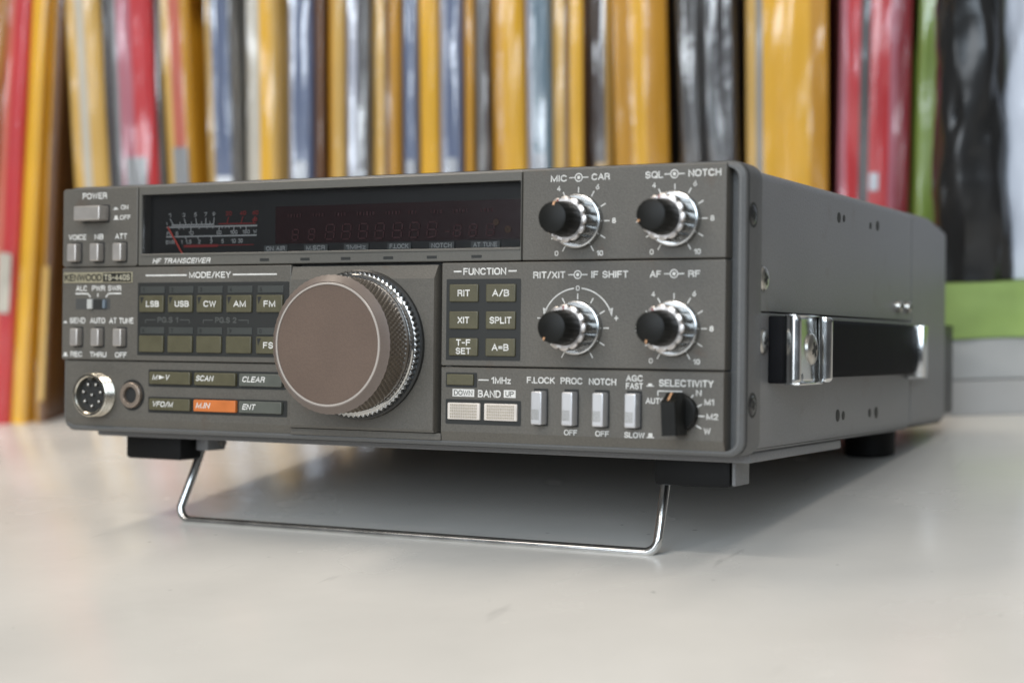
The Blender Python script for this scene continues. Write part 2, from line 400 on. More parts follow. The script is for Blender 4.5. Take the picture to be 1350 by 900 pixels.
def rrect(x0, x1, z0, z1, r, n=4):
    if r <= 0: return [(x0, z0), (x1, z0), (x1, z1), (x0, z1)]
    pts = []
    for cx, cz, a0 in ((x1 - r, z0 + r, -PI / 2), (x1 - r, z1 - r, 0), (x0 + r, z1 - r, PI / 2), (x0 + r, z0 + r, PI)):
        for i in range(n + 1):
            a = a0 + PI / 2 * i / n; pts.append((cx + r * math.cos(a), cz + r * math.sin(a)))
    return pts

def thing(name, label, cat, loc=(0, 0, 0), rot=(0, 0, 0), group=None):
    o = bpy.data.objects.new(name, None); C.objects.link(o); o.empty_display_size = 0.05
    o.location = loc; o.rotation_euler = rot; o['label'] = label; o['category'] = cat
    if group: o['group'] = group
    return o

# ------------------------------------------------------------------ the setting: table and the dark shelf behind
b = MB()
b.rbox(-1000, 1000, -30, 0, -900, 800, 0, 2)
tb = b.build('table', M['table'], None, Vector((0, 0, 0)))
tb['label'] = 'off-white scuffed laminate table top under the radio and books'; tb['category'] = 'table'
ROW_A = R(21); ROW_P = Vector((-340, 184, 0))
b = MB()
b.box(-500, 700, 232, 244, 1, 420, 0)
bk = b.build('wall', mat('shelf_back', (0.03, 0.027, 0.025), 0.6, vary=0.2), None, Vector((0, 0, 0)))
bk.location = ROW_P * MM; bk.rotation_euler = (0, 0, ROW_A)
bk['kind'] = 'structure'; bk['label'] = 'dark back wall seen in the gaps between the books'; bk['category'] = 'wall'

# ------------------------------------------------------------------ the radio
radio = thing('radio_transceiver', 'grey desktop radio with large brown tuning knob, tilted up on its wire bail', 'radio', (0, 0, 0), (TILT, 0, 0))
P = lambda mb, name, m, parent=radio, label=None, ang=32: mb.build(name, m, parent, ORG, ang, label)

# case: upper cover, lower cover, rear section
def cover_outline(z0, z1, rt, rb, x0=0.9, x1=267.1):
    pts = []
    for cx, cz, a0, r in ((x1 - rb, z0 + rb, -PI / 2, rb), (x1 - rt, z1 - rt, 0, rt), (x0 + rt, z1 - rt, PI / 2, rt), (x0 + rb, z0 + rb, PI, rb)):
        n = 5 if r > 0.3 else 1
        for i in range(n + 1):
            a = a0 + PI / 2 * i / n; pts.append((cx + r * math.cos(a), cz + r * math.sin(a)))
    return pts
b = MB(); b.prism(cover_outline(18.9, 62.6, 3.2, 0.2), 12, 197.2, 0)
case = P(b, 'upper_cover', M['case'])
b = MB(); b.prism(cover_outline(-25.2, 18.4, 0.2, 4.2), 12, 197.2, 0)
low = P(b, 'lower_cover', M['case'])
b = MB()
b.box(2, 266, 14, 250, -24, 60, 0)
P(b, 'chassis', M['gap'])
b = MB(); b.prism(rrect(3.5, 264.5, -28.4, -25.0, 0.8), 17, 112, 0.3); P(b, 'bottom_plate', M['case'])
b = MB()
o2 = cover_outline(-24.6, 62.6, 3.2, 4.2); o3 = cover_outline(-24.4, 58.8, 3.0, 4.2)
b.loft([[(x, 198.2, z) for x, z in o2], [(x, 229, z) for x, z in o2], [(x, 254.5, z) for x, z in o3], [(x, 256, z) for x, z in cover_outline(-23.4, 57.8, 3, 4, 1.9, 266.1)]])
P(b, 'rear_cover', M['case'])
b = MB()
for i in range(16):
    x = 200 + i * 4.33
    b.box(x, x + 1.6, 256, 271.5, -20, 18, 0)
b.box(198, 266.5, 255.5, 258, -19.8, 17.8, 0)
P(b, 'heat_sink', M['black'])
# small holes and screws on the right side
for (y, z) in ((98.4, 53.5), (104.4, 53.6), (138.2, 53.2), (147.7, 53.8)):
    b = MB(); b.tube([(266.9, y, z), (267.25, y, z)], 1.9 if y in (98.4, 147.7) else 1.3, 12); P(b, 'vent_hole', M['gap'], case)
for (y, z) in ((99.4, -16.0), (106.1, -16.2), (139.6, -16.3), (148.4, -16.4)):
    b = MB(); b.tube([(266.9, y, z), (267.25, y, z)], 2.2 if y in (99.4, 148.4) else 1.6, 12); P(b, 'vent_hole', M['gap'], low)
def side_screw(name, y, z, r, m, parent, x=267.1, h=1.2, slot=True):
    b = MB()
    def rg(rr, xx): return [(xx, y + rr * math.cos(2 * PI * i / 24), z + rr * math.sin(2 * PI * i / 24)) for i in range(24)]
    b.loft([rg(r, x - 0.3), rg(r, x + h * 0.35), rg(r * 0.86, x + h * 0.8), rg(r * 0.5, x + h), rg(r * 0.44, x + h)])
    s_ = P(b, name, m, parent)
    if slot:
        b = MB(); k = r * 0.5
        for a in (0.4, 0.4 + PI / 2):
            dy, dz = math.cos(a), math.sin(a)
            q = []
            for sy, sz in ((k, .16 * r), (-k, .16 * r), (-k, -.16 * r), (k, -.16 * r)):
                q.append((y + dy * sy - dz * sz, z + dz * sy + dy * sz))
            b.face([b.bm.verts.new((x + h + 0.05 + (0.02 if a > 1 else 0), yy, zz)) for yy, zz in q])
        P(b, 'screw_slot', M['gap'], parent)
    return s_
side_screw('side_screw', 19.0, 29.0, 3.9, M['screw'], case)
side_screw('side_screw', 19.4, 9.5, 3.9, M['screw'], low)
for y in (176.3, 190.0):
    side_screw('side_screw', y, 24.2, 2.4, M['screw'], case, h=2.2)

# front bezel: body of the front with a rim
b = MB()
outer = rrect(0.0, 268.0, -25.8, 64.3, 5.0, 6)
inn = rrect(1.6, 266.4, -24.6, 63.0, 4.2, 6)
cav = rrect(2.6, 265.4, -23.9, 62.2, 3.6, 6)
b.loft([[(x, 6.0, z) for x, z in cav], [(x, 1.4, z) for x, z in cav], [(x, 1.0, z) for x, z in rrect(3.0, 265.0, -24.1, 62.4, 3.6, 6)][0:0] or [(x, 1.2, z) for x, z in rrect(2.4, 265.6, -24.1, 62.5, 3.8, 6)],
        [(x, 1.2, z) for x, z in inn], [(x, 1.9, z) for x, z in rrect(0.5, 267.5, -25.5, 64.0, 4.8, 6)], [(x, 3.0, z) for x, z in outer], [(x, 15.2, z) for x, z in outer], [(x, 16.0, z) for x, z in rrect(0.7, 267.3, -25.2, 63.6, 4.6, 6)]])
bez = P(b, 'front_bezel', M['bezel'], ang=25)
for (y, z) in ((7.3, 48.0), (8.2, -10.0)):
    b = MB(); b.tube([(267.6, y, z), (268.06, y, z)], 3.9, 24); P(b, 'screw_recess', M['gap'], bez)
    side_screw('bezel_screw', y, z, 3.0, M['darkscrew'], bez, x=267.9, h=0.5)
# thin outer rim line on the bezel (groove between rim and side)
b = MB()
b.loft([[(x, 2.9, z) for x, z in rrect(-0.12, 268.12, -25.92, 64.42, 5.1, 6)], [(x, 3.5, z) for x, z in rrect(-0.12, 268.12, -25.92, 64.42, 5.1, 6)]], cap0=False, cap1=False)
P(b, 'rim_groove', M['gap'], bez)

# panel sections (each a block in front of the bezel, dark gaps between them)
PY = 0.0
def section(name, x0, x1, z0, z1, y0=0.0, m='panel', r=0.3, ch=0.35):
    b = MB(); b.rbox(x0, x1, z0, z1, y0, 6.0, r, ch, n=3); return P(b, name, M[m])
sw = section('switch_panel', 0.5, 35.75, 34.65, 63.5, r=1.2)
sw2 = section('switch_panel', 0.5, 103.3, 0.45, 34.35, r=0.5)
# lower left section with sloping bottom edge
def low_section(x0, x1, y0=0.0, z1=0.0):
    b = MB()
    b.loft([[(x0 + 0.3, y0, -20.9), (x1 - 0.3, y0, -20.9), (x1 - 0.3, y0, z1 - 0.3), (x0 + 0.3, y0, z1 - 0.3)],
            [(x0, y0 + 1.1, -24.0), (x1, y0 + 1.1, -24.0), (x1, y0 + 0.3, z1), (x0, y0 + 0.3, z1)],
            [(x0, 6, -24.05), (x1, 6, -24.05), (x1, 6, z1), (x0, 6, z1)]])
    return P(b, 'control_panel', M['panel'])
lowL = low_section(2.0, 103.3, 0.5, 0.1)
lowR = low_section(163.1, 262.0, 0.0, 0.15)
# display frame with a window opening
b = MB()
fo = rrect(36.2, 192.3, 34.75, 63.3, 0.2, 2); wi = rrect(37.6, 192.0, 39.0, 60.4, 0.3, 2)
b.loft([[(x, 5.6, z) for x, z in wi], [(x, 0.15, z) for x, z in wi], [(x, 0.0, z) for x, z in rrect(37.45, 192.05, 38.85, 60.55, 0.3, 2)], [(x, 0.0, z) for x, z in rrect(36.4, 192.2, 35.0, 63.05, 0.2, 2)], [(x, 0.3, z) for x, z in fo], [(x, 6, z) for x, z in fo]], cap0=False, cap1=False)
df = P(b, 'display_frame', M['frame'])
b = MB(); b.rbox(37.7, 191.9, 38.15, 38.75, -0.35, 0.3, 0.1, 0.1); P(b, 'window_ledge', M['frame'], df)
upR = section('control_panel', 192.7, 262.0, 34.7, 63.5)
midR = section('control_panel', 163.1, 262.0, 0.6, 34.3)
# tuning knob mounting plate with sloped top
b = MB()
b.loft([[(104.0, -1.3, -20.6), (160.9, -1.3, -20.6), (160.9, -1.3, 29.2), (104.0, -1.3, 29.2)],
        [(103.7, -1.0, -21.5), (161.3, -1.0, -21.5), (161.6, 0.4, 33.7), (103.7, 0.4, 33.7)],
        [(103.7, 5.9, -21.5), (161.6, 5.9, -21.5), (161.6, 5.9, 33.7), (103.7, 5.9, 33.7)]])
plate = P(b, 'tuning_plate', M['panel'])
b = MB(); b.rbox(103.4, 163.0, -24.0, -21.7, 0.4, 6, 0.1, 0.2); P(b, 'bottom_strip', M['panel'])

YT = -0.06   # printing sits a hair proud of the painted panel
def pressed_icon(b, x, z, raised, y=YT, s=1.0):
    b.poly([(x - 1.5 * s, z - .75 * s), (x + 1.5 * s, z - .75 * s), (x + 1.5 * s, z - .4 * s), (x - 1.5 * s, z - .4 * s)], y)
    h = 1.0 if raised else .35
    b.poly([(x - .85 * s, z - .4 * s), (x + .85 * s, z - .4 * s), (x + .75 * s, z + h * s), (x - .75 * s, z + h * s)], y)

# lettering, left panels
b = MB()
b.text('POWER', 9.85, 21.4, 59.5, 61.8, YT)
b.text('ON', 28.0, 31.4, 55.3, 57.0, YT); b.text('OFF', 27.6, 32.5, 51.6, 53.3, YT)
pressed_icon(b, 25.6, 55.9, False, s=.85); pressed_icon(b, 25.8, 52.3, True, s=.85)
b.text('VOICE', 3.4, 11.8, 44.6, 46.6, YT); b.text('NB', 15.8, 19.9, 44.6, 46.6, YT); b.text('ATT', 25.4, 31.0, 44.6, 46.6, YT)
P(b, 'lettering', M['white'], sw)
b = MB()
for t, x0, x1 in (('ALC', 7.2, 12.5), ('PWR', 14.8, 21.0), ('SWR', 22.3, 28.6)): b.text(t, x0, x1, 25.7, 27.7, YT)
b.line(6.9, 24.75, 12.9, 24.75, .5, YT); b.line(12.7, 24.9, 14.2, 23.4, .5, YT); b.line(17.6, 24.9, 17.6, 23.5, .45, YT)
b.line(22.6, 24.75, 28.6, 24.75, .5, YT); b.line(22.8, 24.9, 21.3, 23.4, .5, YT)
for t, x0, x1 in (('SEND', 4.3, 11.8), ('AUTO', 14.0, 21.2), ('AT TUNE', 23.1, 34.4)): b.text(t, x0, x1, 13.8, 15.9, YT)
for t, x0, x1 in (('REC', 4.8, 10.5), ('THRU', 14.1, 21.9), ('OFF', 26.0, 31.4)): b.text(t, x0, x1, 1.4, 3.4, YT)
pressed_icon(b, 2.2, 14.4, False, s=.7); pressed_icon(b, 2.4, 2.2, True, s=.8)
b.text('MODE/KEY', 59.4, 77.6, 30.1, 32.3, YT)
b.line(39.8, 31.2, 58.3, 31.2, .55, YT); b.line(78.6, 31.2, 97.3, 31.2, .55, YT)
P(b, 'lettering', M['white'], sw2)
b = MB()
b.text('HF TRANSCEIVER', 42.8, 69.0, 35.4, 37.3, YT, shear=.22)
P(b, 'lettering', M['white'], df)
for x in (91.95, 108.9, 125.5, 142.4, 159.2, 176.0):
    b = MB(); b.rbox(x - 1.9, x + 1.9, 35.75, 36.7, -0.07, 0.5, .1); P(b, 'indicator_lens', M['pad'], df)

# push buttons
def button(name, x0, x1, z0, z1, depth, m='silver', hole=.55, parent=radio):
    b = MB(); b.rbox(x0 - hole * .4, x1 + hole, z0 - hole, z1 + hole, -0.05, 0.4, .3); 
    fr = b
    b2 = MB(); b2.rbox(x0, x1, z0, z1, -depth, 0.6, .5, .55, n=3)
    o = P(b2, name, M[m]); P(fr, 'button_surround', M['gap'], o)
    return o
button('power_button', 9.9, 22.3, 51.3, 56.7, 5.2)
for x0, x1 in ((5.0, 9.5), (15.8, 20.1), (26.5, 30.7)): button('push_button', x0, x1, 36.5, 43.1, 3.1)
for x0, x1 in ((6.5, 10.3), (16.4, 20.4), (26.8, 30.9)): button('push_button', x0, x1, 5.5, 12.0, 2.8)
# meter slide switch
b = MB(); b.rbox(7.2, 23.4, 18.9, 22.9, -0.05, 0.5, .2)
sl = P(b, 'slide_switch', mat('slide_recess', (0.055, 0.055, 0.052), 0.5))
b = MB(); b.rbox(13.9, 21.6, 19.2, 22.6, -0.7, 0.3, .2, .2); P(b, 'slider', M['pad'], sl)
b = MB(); b.rbox(13.6, 15.9, 19.1, 22.7, -1.5, 0.3, .2, .2); P(b, 'slider_tip', mat('white_slider_tip', (0.42, 0.42, 0.40), .4), sl)
b = MB(); b.rbox(20.6, 21.8, 19.3, 22.5, -1.2, 0.3, .2, .2); P(b, 'slider_edge', mat('blue_grey_edge', (0.13, 0.16, 0.19), .35), sl)
# name badge
b = MB(); b.rbox(1.4, 33.8, 28.7, 32.6, -0.35, 0.3, .1, .12)
bd = P(b, 'name_badge', M['badgegold'])
b = MB(); b.rbox(20.2, 33.3, 29.05, 32.2, -0.42, 0, .05); P(b, 'badge_field', M['badgedark'], bd)
b = MB(); b.text('KENWOOD', 2.0, 19.6, 29.35, 31.95, -0.42); P(b, 'badge_name', M['badgedark'], bd)
b = MB(); b.text('TS-440S', 20.8, 32.9, 29.5, 31.75, -0.48); P(b, 'badge_model', mat('badge_letter', (.40, .37, .28), .4), bd)

# ---- display
b = MB(); b.rbox(37.4, 192.2, 38.8, 60.6, 5.0, 5.8, 0); dsp = P(b, 'display', M['window'])
b = MB(); b.rbox(93, 189.5, 42.0, 55.0, 4.85, 5.02, 0); P(b, 'red_filter', M['redwin'], dsp)
b = MB(); b.rbox(37.62, 191.98, 39.02, 60.38, 0.9, 1.25, 0); P(b, 'display_glass', M['glass'], dsp)
YD = 4.6
b = MB()
def sc_t(t, x, z0=52.3, h=1.5, wd=1.3, mi=0): b.text(t, x - wd * len(t) / 2, x + wd * len(t) / 2, z0, z0 + h, YD)
for t, x, xb in (('1', 46.7, 48.4), ('3', 53.06, 54.1), ('5', 58.3, 58.9), ('7', 62.8, 62.95), ('9', 66.5, 66.35)):
    sc_t(t, x); b.line(x + .1, 51.8, xb, 49.5, .4, YD)
for x in (45.4, 51.3, 56.5, 61.0, 64.7): b.line(x, 50.6, x + .1, 49.5, .3, YD)
b.line(47.6, 49.45, 66.5, 49.4, .5, YD)
b.line(45.3, 48.75, 85.4, 48.55, .55, YD)
for x, h in ((51, .8), (53, .8), (56.3, 1.5), (60, .7), (63.5, .7), (66, .7), (68.8, 1.5), (70.2, .7), (71.6, .7), (73.2, .7), (75.3, 1.5), (78.2, .9), (80.6, 1.5)): b.line(x, 48.7, x + .02, 48.6 - h, .35, YD)
for t, x, wd in (('PO', 46.6, 1.25), ('5', 50.0, 1.2), ('10', 56.4, 1.1), ('50', 68.8, 1.1), ('100', 75.3, 1.05), ('150', 80.6, 1.05), ('W', 84.5, 1.5)): sc_t(t, x, 45.75, 1.4, wd)
b.line(45.2, 45.3, 85.2, 45.2, .5, YD)
for t, x, wd in (('SWR', 47.0, 1.35), ('1', 52.3, .6), ('1.5', 55.3, .85), ('2', 60.1, 1.1), ('3', 65.4, 1.1), ('5', 70.4, 1.1), ('10', 75.2, 1.0), ('30', 78.2, 1.0)): sc_t(t, x, 42.6, 1.5, wd)
for x in (54, 59.4, 65.3): b.line(x, 45.2, x + .2, 44.2, .35, YD)
P(b, 'meter_scale', M['dim'], dsp)
b = MB()
for t, x in (('20', 73.0), ('40', 79.2), ('60', 84.5)):
    b.text(t, x - 1.3, x + 1.3, 52.4, 53.9, YD); b.line(x, 51.9, x - .8, 49.5, .35, YD)
b.line(68.5, 49.5, 84.8, 49.4, .35, YD); b.text('dB', 83.2, 85.4, 50.1, 51.4, YD)
b.line(53.2, 41.8, 68.4, 41.8, .9, YD); b.line(68.4, 41.9, 84, 41.9, .25, YD)
P(b, 'meter_red_zone', M['redprint'], dsp)
b = MB(); b.tube([(46.2, 4.2, 48.8), (49.6, 4.15, 44.0), (52.9, 4.2, 39.1)], .30, 6); P(b, 'meter_needle', M['needle'], dsp)
b = MB()
def seg7(x, z0, h, wd, sl=.12, t=.55):
    X = lambda u, v: (x + u * wd + v * h * sl, z0 + v * h)
    def sgm(u0, v0, u1, v1):
        p0, p1 = X(u0, v0), X(u1, v1); b.line(p0[0], p0[1], p1[0], p1[1], t, YD)
    for v in (0, .5, 1): sgm(.12, v, .88, v)
    for u in (0, 1): sgm(u, .06, u, .44); sgm(u, .56, u, .94)
for x in (100.2, 107.0, 114.0, 120.6, 127.4, 134.0, 141.0, 147.6, 154.4): seg7(x, 43.2, 5.0 if x > 112 else 3.6, 3.4 if x > 112 else 2.4)
for x in (164.6, 170.5, 177.0): seg7(x, 43.3, 3.7, 2.6)
b.line(161.5, 45.0, 163.2, 45.0, .5, YD)
for x, wd in ((102, 7), (112, 6), (121, 6), (131, 8), (142, 7), (150, 5), (159, 6), (168, 7), (178, 6)):
    for q_ in range(int(wd / 1.3)): b.line(x - wd / 2 + q_ * 1.3, 51.1, x - wd / 2 + q_ * 1.3 + .05, 52.2, .7 if q_ % 2 else .4, YD)
P(b, 'display_segments', M['segment'], dsp)
b = MB(); b.ring(180.6, 47.6, .2, 1.1, YD, 16); b.ring(185, 45.2, .2, 1.2, YD, 16); P(b, 'amber_lens', M['amber'], dsp)
for t, x0, x1 in (('ON AIR', 88.6, 98.4), ('M.SCR', 105.5, 115.1), ('1MHz', 121.9, 131.6), ('F.LOCK', 139.3, 148.5), ('NOTCH', 155.6, 165.1), ('AT TUNE', 171.4, 182.2)):
    b = MB(); b.rbox(x0, x1, 39.3, 41.45, 4.4, 5.1, 0); tg = P(b, 'status_tag', M['tag'], dsp)
    b = MB(); b.text(t, x0 + .9, x1 - .9, 39.55, 41.15, 4.33); P(b, 'tag_text', M['dim'], tg)

# ---- mode keypad
b = MB(); b.rbox(36.3, 102.5, 2.4, 28.6, -0.12, 0.5, .2); kp = P(b, 'keypad_surround', M['pad'])
b = MB(); YP = -0.2
b.text('PG.S 1', 45.5, 54.8, 14.2, 16.2, YP); b.text('PG.S 2', 71.2, 80.4, 14.2, 16.2, YP)
for x0, x1 in ((40.0, 44.5), (66.0, 70.2)): b.line(x0, 15.2, x1, 15.2, .25, YP); b.line(x0, 15.2, x0, 14.0, .25, YP)
for x0, x1 in ((55.6, 59.8), (81.3, 85.5)): b.line(x0, 15.2, x1, 15.2, .25, YP); b.line(x1, 15.2, x1, 14.0, .25, YP)
P(b, 'keypad_print', M['faint'], kp)
KX = ((37.6, 48.6), (50.6, 61.5), (63.4, 74.3), (76.4, 87.2), (89.3, 100.3))
for row, names in enumerate((('LSB', 'USB', 'CW', 'AM', 'FM'), ('', '', '', '', 'FSK'))):
    z0, z1 = ((17.95, 24.0), (3.6, 9.55))[row]
    n0, n1 = ((24.75, 27.2), (10.2, 12.6))[row]
    for i, t in enumerate(names):
        x0, x1 = KX[i]
        b = MB(); b.rbox(x0, x1, z0, z1, -0.95, 0.3, .25, .3, n=2); k = P(b, 'mode_key', M['key'])
        b = MB(); b.rbox(x0 + .2, x1, n0, n1, -0.4, 0.3, .1, .1); nk = P(b, 'number_window', M['numkey'], k)
        b = MB(); b.text('1234567890'[row * 5 + i], x0 + 1.1, x0 + 2.1, n0 + .45, n1 - .45, -0.45); P(b, 'key_number', M['faint' if 0 else 'pad'], k)
        if t:
            b = MB(); zc = (z0 + z1) / 2 - .05
            wd = {'LSB': 5.9, 'USB': 6.3, 'CW': 5.4, 'AM': 5.3, 'FM': 4.9, 'FSK': 6.6}[t]
            b.text(t, x0 + 3.2, x0 + 3.2 + wd, zc - 1.1, zc + 1.1, -1.0); P(b, 'key_legend', M['white'], k)
            b = MB(); b.poly([(x0 + .5, z1 - .6), (x0 + 2.3, z1 - .6), (x0 + 1.0, z1 - 3.2)], -1.0); P(b, 'key_corner_mark', M['pad'], k)

# ---- memory keys
for zf0, zf1, xr in ((-8.8, -2.7, 101.2), (-18.2, -12.5, 101.9)):
    b = MB(); b.rbox(41.2, xr, zf0, zf1, 0.38, 1.0, .4); P(b, 'key_row_surround', M['pad'])
for t, x0, x1, z0, z1, m, tx0, tx1 in (('M V', 42.4, 60.8, -7.9, -3.4, 'key', 44.0, 51.9), ('SCAN', 62.6, 80.6, -7.9, -3.4, 'key', 63.4, 71.4), ('CLEAR', 82.2, 100.3, -7.9, -3.4, 'greykey', 83.6, 93.6),
                                    ('VFO/M', 42.4, 60.8, -17.2, -13.0, 'key', 44.0, 53.6), ('M.IN', 62.4, 80.8, -17.2, -13.0, 'orange', 63.6, 70.0), ('ENT', 82.2, 100.3, -17.2, -13.0, 'greykey', 83.8, 89.6)):
    b = MB(); b.rbox(x0, x1, z0, z1, -0.9, 0.7, .3, .35, n=2); k = P(b, 'memory_key', M[m], label='orange memory key' if m == 'orange' else None)
    b = MB(); zc = z1 - 2.0
    if t == 'M V':
        b.text('M', 44.0, 46.6, zc - 1, zc + 1, -0.95, shear=.2); b.text('V', 49.7, 51.9, zc - 1, zc + 1, -0.95, shear=.2)
        b.poly([(47.0, zc - .75), (49.6, zc), (47.0, zc + .75)], -0.95)
    else: b.text(t, tx0, tx1, zc - 1, zc + 1, -0.95, shear=.2)
    P(b, 'key_legend', M['white'], k)

# ---- microphone socket and headphone jack
b = MB()
def thread(k, a, i): return 0
prof = [(6.5, 2.5 - 6.0 + 2.0), (6.5, -4.6), (6.9, -5.0), (7.6, -5.0), (8.0, -4.7)]
for i in range(7): prof += [(8.0, -4.4 + i * .6), (7.72, -4.2 + i * .6), (8.0, -4.0 + i * .6)]
prof += [(8.0, 0.6)]
b.lathe(prof, 18.3, -12.3, 48, cap0=False)
ms = P(b, 'microphone_socket', M['nickel'])
b = MB(); b.lathe([(6.55, -2.4), (6.55, 0.5)], 18.3, -12.3, 32); P(b, 'socket_insert', M['gap'], ms)
b = MB(); b.rbox(17.2, 19.4, -6.9, -5.0, -4.7, -2.0, .3); P(b, 'socket_key', M['nickel'], ms)
for a in (64, 14, -36, -90, -144, 166, 116, None):
    x, z = (18.3, -12.3) if a is None else (18.3 + 4.1 * math.cos(R(a)), -12.3 + 4.1 * math.sin(R(a)))
    b = MB(); b.lathe([(.15, -4.0), (.5, -3.8), (.62, -3.4), (.62, -2.2)], x, z, 10); P(b, 'socket_pin', M['screw'], ms)
b = MB(); b.lathe([(5.6, 0.40), (5.6, 0.8)], 33.8, -12.1, 32)
b.ring(33.8, -12.1, 4.6, 5.6, 0.38, 32)
jk = P(b, 'headphone_jack', M['black'])
b = MB(); b.lathe([(2.9, 0.35), (2.9, -0.9), (3.2, -1.3), (4.2, -1.3), (4.65, -0.9), (4.65, 0.6)], 33.8, -12.1, 40, cap0=False); P(b, 'jack_collar', M['jack'], jk)
b = MB(); b.lathe([(2.92, 0.3), (2.92, 0.36)], 33.8, -12.1, 24); P(b, 'jack_hole', M['gap'], jk)

# ---- main tuning knob
kx, kz = 132.4, 7.1
b = MB(); b.lathe([(22, -3.4), (24.6, -3.2), (25.2, -2.7), (25.2, -1.0)], kx, kz, 96)
tk = P(b, 'tuning_knob', M['black'])
b = MB(); NB = 80
b.lathe([(23.2, -5.2), (24.0, -5.0), (24.25, -4.2), (24.15, -3.2), (23.4, -2.9)], kx, kz, NB * 4, mod=lambda k, a, i: (.42 * math.cos(NB * a) if 0 < k < 4 else 0), cap0=False)
P(b, 'bead_ring', M['knobchrome'], tk)
b = MB(); b.lathe([(22.4, -6.4), (23.3, -6.3), (23.6, -5.9), (23.6, -5.3), (23.2, -5.1)], kx, kz, 96, cap0=False); P(b, 'bright_collar', M['chrome'], tk)
b = MB(); NK = 90; rows = 16
rings = []
b.lathe([(22.15, -18.7 + 12.2 * j / rows) for j in range(rows + 1)], kx, kz, NK * 2, mod=lambda k, a, i: (.62 if (i % 2 == 0 and k % 4 == 1) or (i % 2 == 1 and k % 4 == 3) else (-.25 if k % 2 == 1 else .05)) if k < 14 else 0.1, cap0=False)
P(b, 'knurled_grip', M['grip'], tk, ang=5)
b = MB(); b.lathe([(20.3, -21.25), (20.6, -21.3), (22.3, -19.6), (22.75, -19.2), (22.7, -18.8), (22.0, -18.5)], kx, kz, 120, mod=lambda k, a, i: (.18 * (i % 2) if k in (3, 4) else 0), cap0=False); P(b, 'front_rim', M['knobrim'], tk)
b = MB(); b.lathe([(19.55, -21.2), (19.65, -21.45), (20.1, -21.45), (20.3, -21.2)], kx, kz, 120, cap0=False); P(b, 'bright_ring', M['ringline'], tk)
b = MB(); b.lathe([(19.5, -21.15), (19.5, -20.6)], kx, kz, 96); P(b, 'knob_face', M['knobface'], tk)

# ---- function keys
b = MB(); b.rbox(165.0, 192.4, 2.5, 28.9, -0.12, 0.5, .3); P(b, 'keypad_surround', M['pad'])
for i, (a, c) in enumerate((('RIT', 'A/B'), ('XIT', 'SPLIT'), ('T-F', 'A=B'))):
    z1 = (27.2, 18.4, 9.65)[i]; z0 = z1 - 5.75
    for (x0, x1, t) in ((166.4, 177.1, a), (180.0, 190.8, c)):
        b = MB(); b.rbox(x0, x1, z0, z1, -0.8, 0.3, .25, .3, n=2); k = P(b, 'function_key', M['key'])
        b = MB(); zc = (z0 + z1) / 2; xc = (x0 + x1) / 2 + .1
        if t == 'T-F':
            b.text('T-F', xc - 2.7, xc + 2.7, zc + .4, zc + 2.5, -0.85); b.text('SET', xc - 2.8, xc + 2.8, zc - 2.35, zc - .25, -0.85)
        else:
            h = {'RIT': 2.3, 'XIT': 2.2, 'A/B': 3.1, 'SPLIT': 4.0, 'A=B': 3.1}[t]
            b.text(t, xc - h, xc + h, zc - 1.1, zc + 1.1, -0.85)
        P(b, 'key_legend', M['white'], k)
b = MB(); b.rbox(165.1, 176.7, -6.4, -1.6, -0.1, 0.5, .3); P(b, 'key_row_surround', M['pad'])
b = MB(); b.rbox(165.7, 175.6, -5.7, -2.1, -0.8, 0.3, .2, .3, n=2); P(b, 'step_key', M['key'])
b = MB(); b.rbox(165.1, 192.9, -18.4, -10.3, -0.1, 0.5, .4); P(b, 'key_row_surround', M['pad'])
for x0, x1 in ((166.2, 178.2), (179.8, 191.8)):
    b = MB(); b.rbox(x0, x1, -16.9, -11.4, -0.9, 0.3, .2, .25, n=2); k = P(b, 'band_key', M['beige'])
    b = MB()
    for i in range(15):
        for j in range(5):
            x = x0 + 1.3 + i * (x1 - x0 - 2.6) / 14; z = -16.0 + j * .95
            b.box(x - .18, x + .18, -1.15, -.8, z - .33, z + .33)
    P(b, 'ribbed_insert', mat('ribbed_insert', (0.44, 0.385, 0.31), .5, metal=.3), k)

# ---- rocker slide switches
for x0 in (198.2, 209.0, 219.6, 230.6):
    b = MB(); b.rbox(x0 - .7, x0 + 4.4, -18.1, -6.2, -0.05, 0.5, .3); sr = P(b, 'rocker_switch', M['gap'])
    b = MB()
    b.rbox(x0, x0 + 3.9, -17.6, -6.95, -3.9, 0.4, .25, .45, n=2)
    P(b, 'rocker_cap', mat('rocker_metal', (0.52, 0.51, 0.51), .34, metal=.55, vary=.05), sr)
    b = MB()
    for i in range(8): b.box(x0 + .35, x0 + 3.0, -4.0, -3.85, -15.9 + i * .42, -15.75 + i * .42)
    P(b, 'rocker_grooves', mat('groove_shade', (0.20, 0.19, 0.16), .5), sr)

# ---- lettering on the right panels
b = MB()
b.text('FUNCTION', 171.2, 187.0, 30.2, 32.5, YT); b.line(167.6, 31.4, 170.5, 31.4, .5, YT); b.line(187.8, 31.4, 190.8, 31.4, .5, YT)
b.text('RIT/XIT', 196.8, 208.2, 28.9, 31.1, YT); b.text('IF SHIFT', 217.2, 229.9, 28.9, 31.1, YT)
b.text('AF', 237.2, 240.9, 28.9, 31.0, YT); b.text('RF', 249.9, 253.8, 28.9, 31.0, YT)
def concentric(b, x, z):
    b.ring(x, z, 1.05, 1.4, YT, 24); b.ring(x, z, .0001, .55, YT, 12)
    b.line(x - 3.3, z, x - 1.3, z, .35, YT); b.line(x + 1.3, z, x + 3.4, z, .35, YT)
concentric(b, 212.5, 30.0); concentric(b, 245.2, 30.0)
P(b, 'lettering', M['white'], midR)
b = MB()
b.text('MIC', 202.7, 208.4, 59.5, 61.6, YT); b.text('CAR', 217.0, 223.3, 59.6, 61.7, YT)
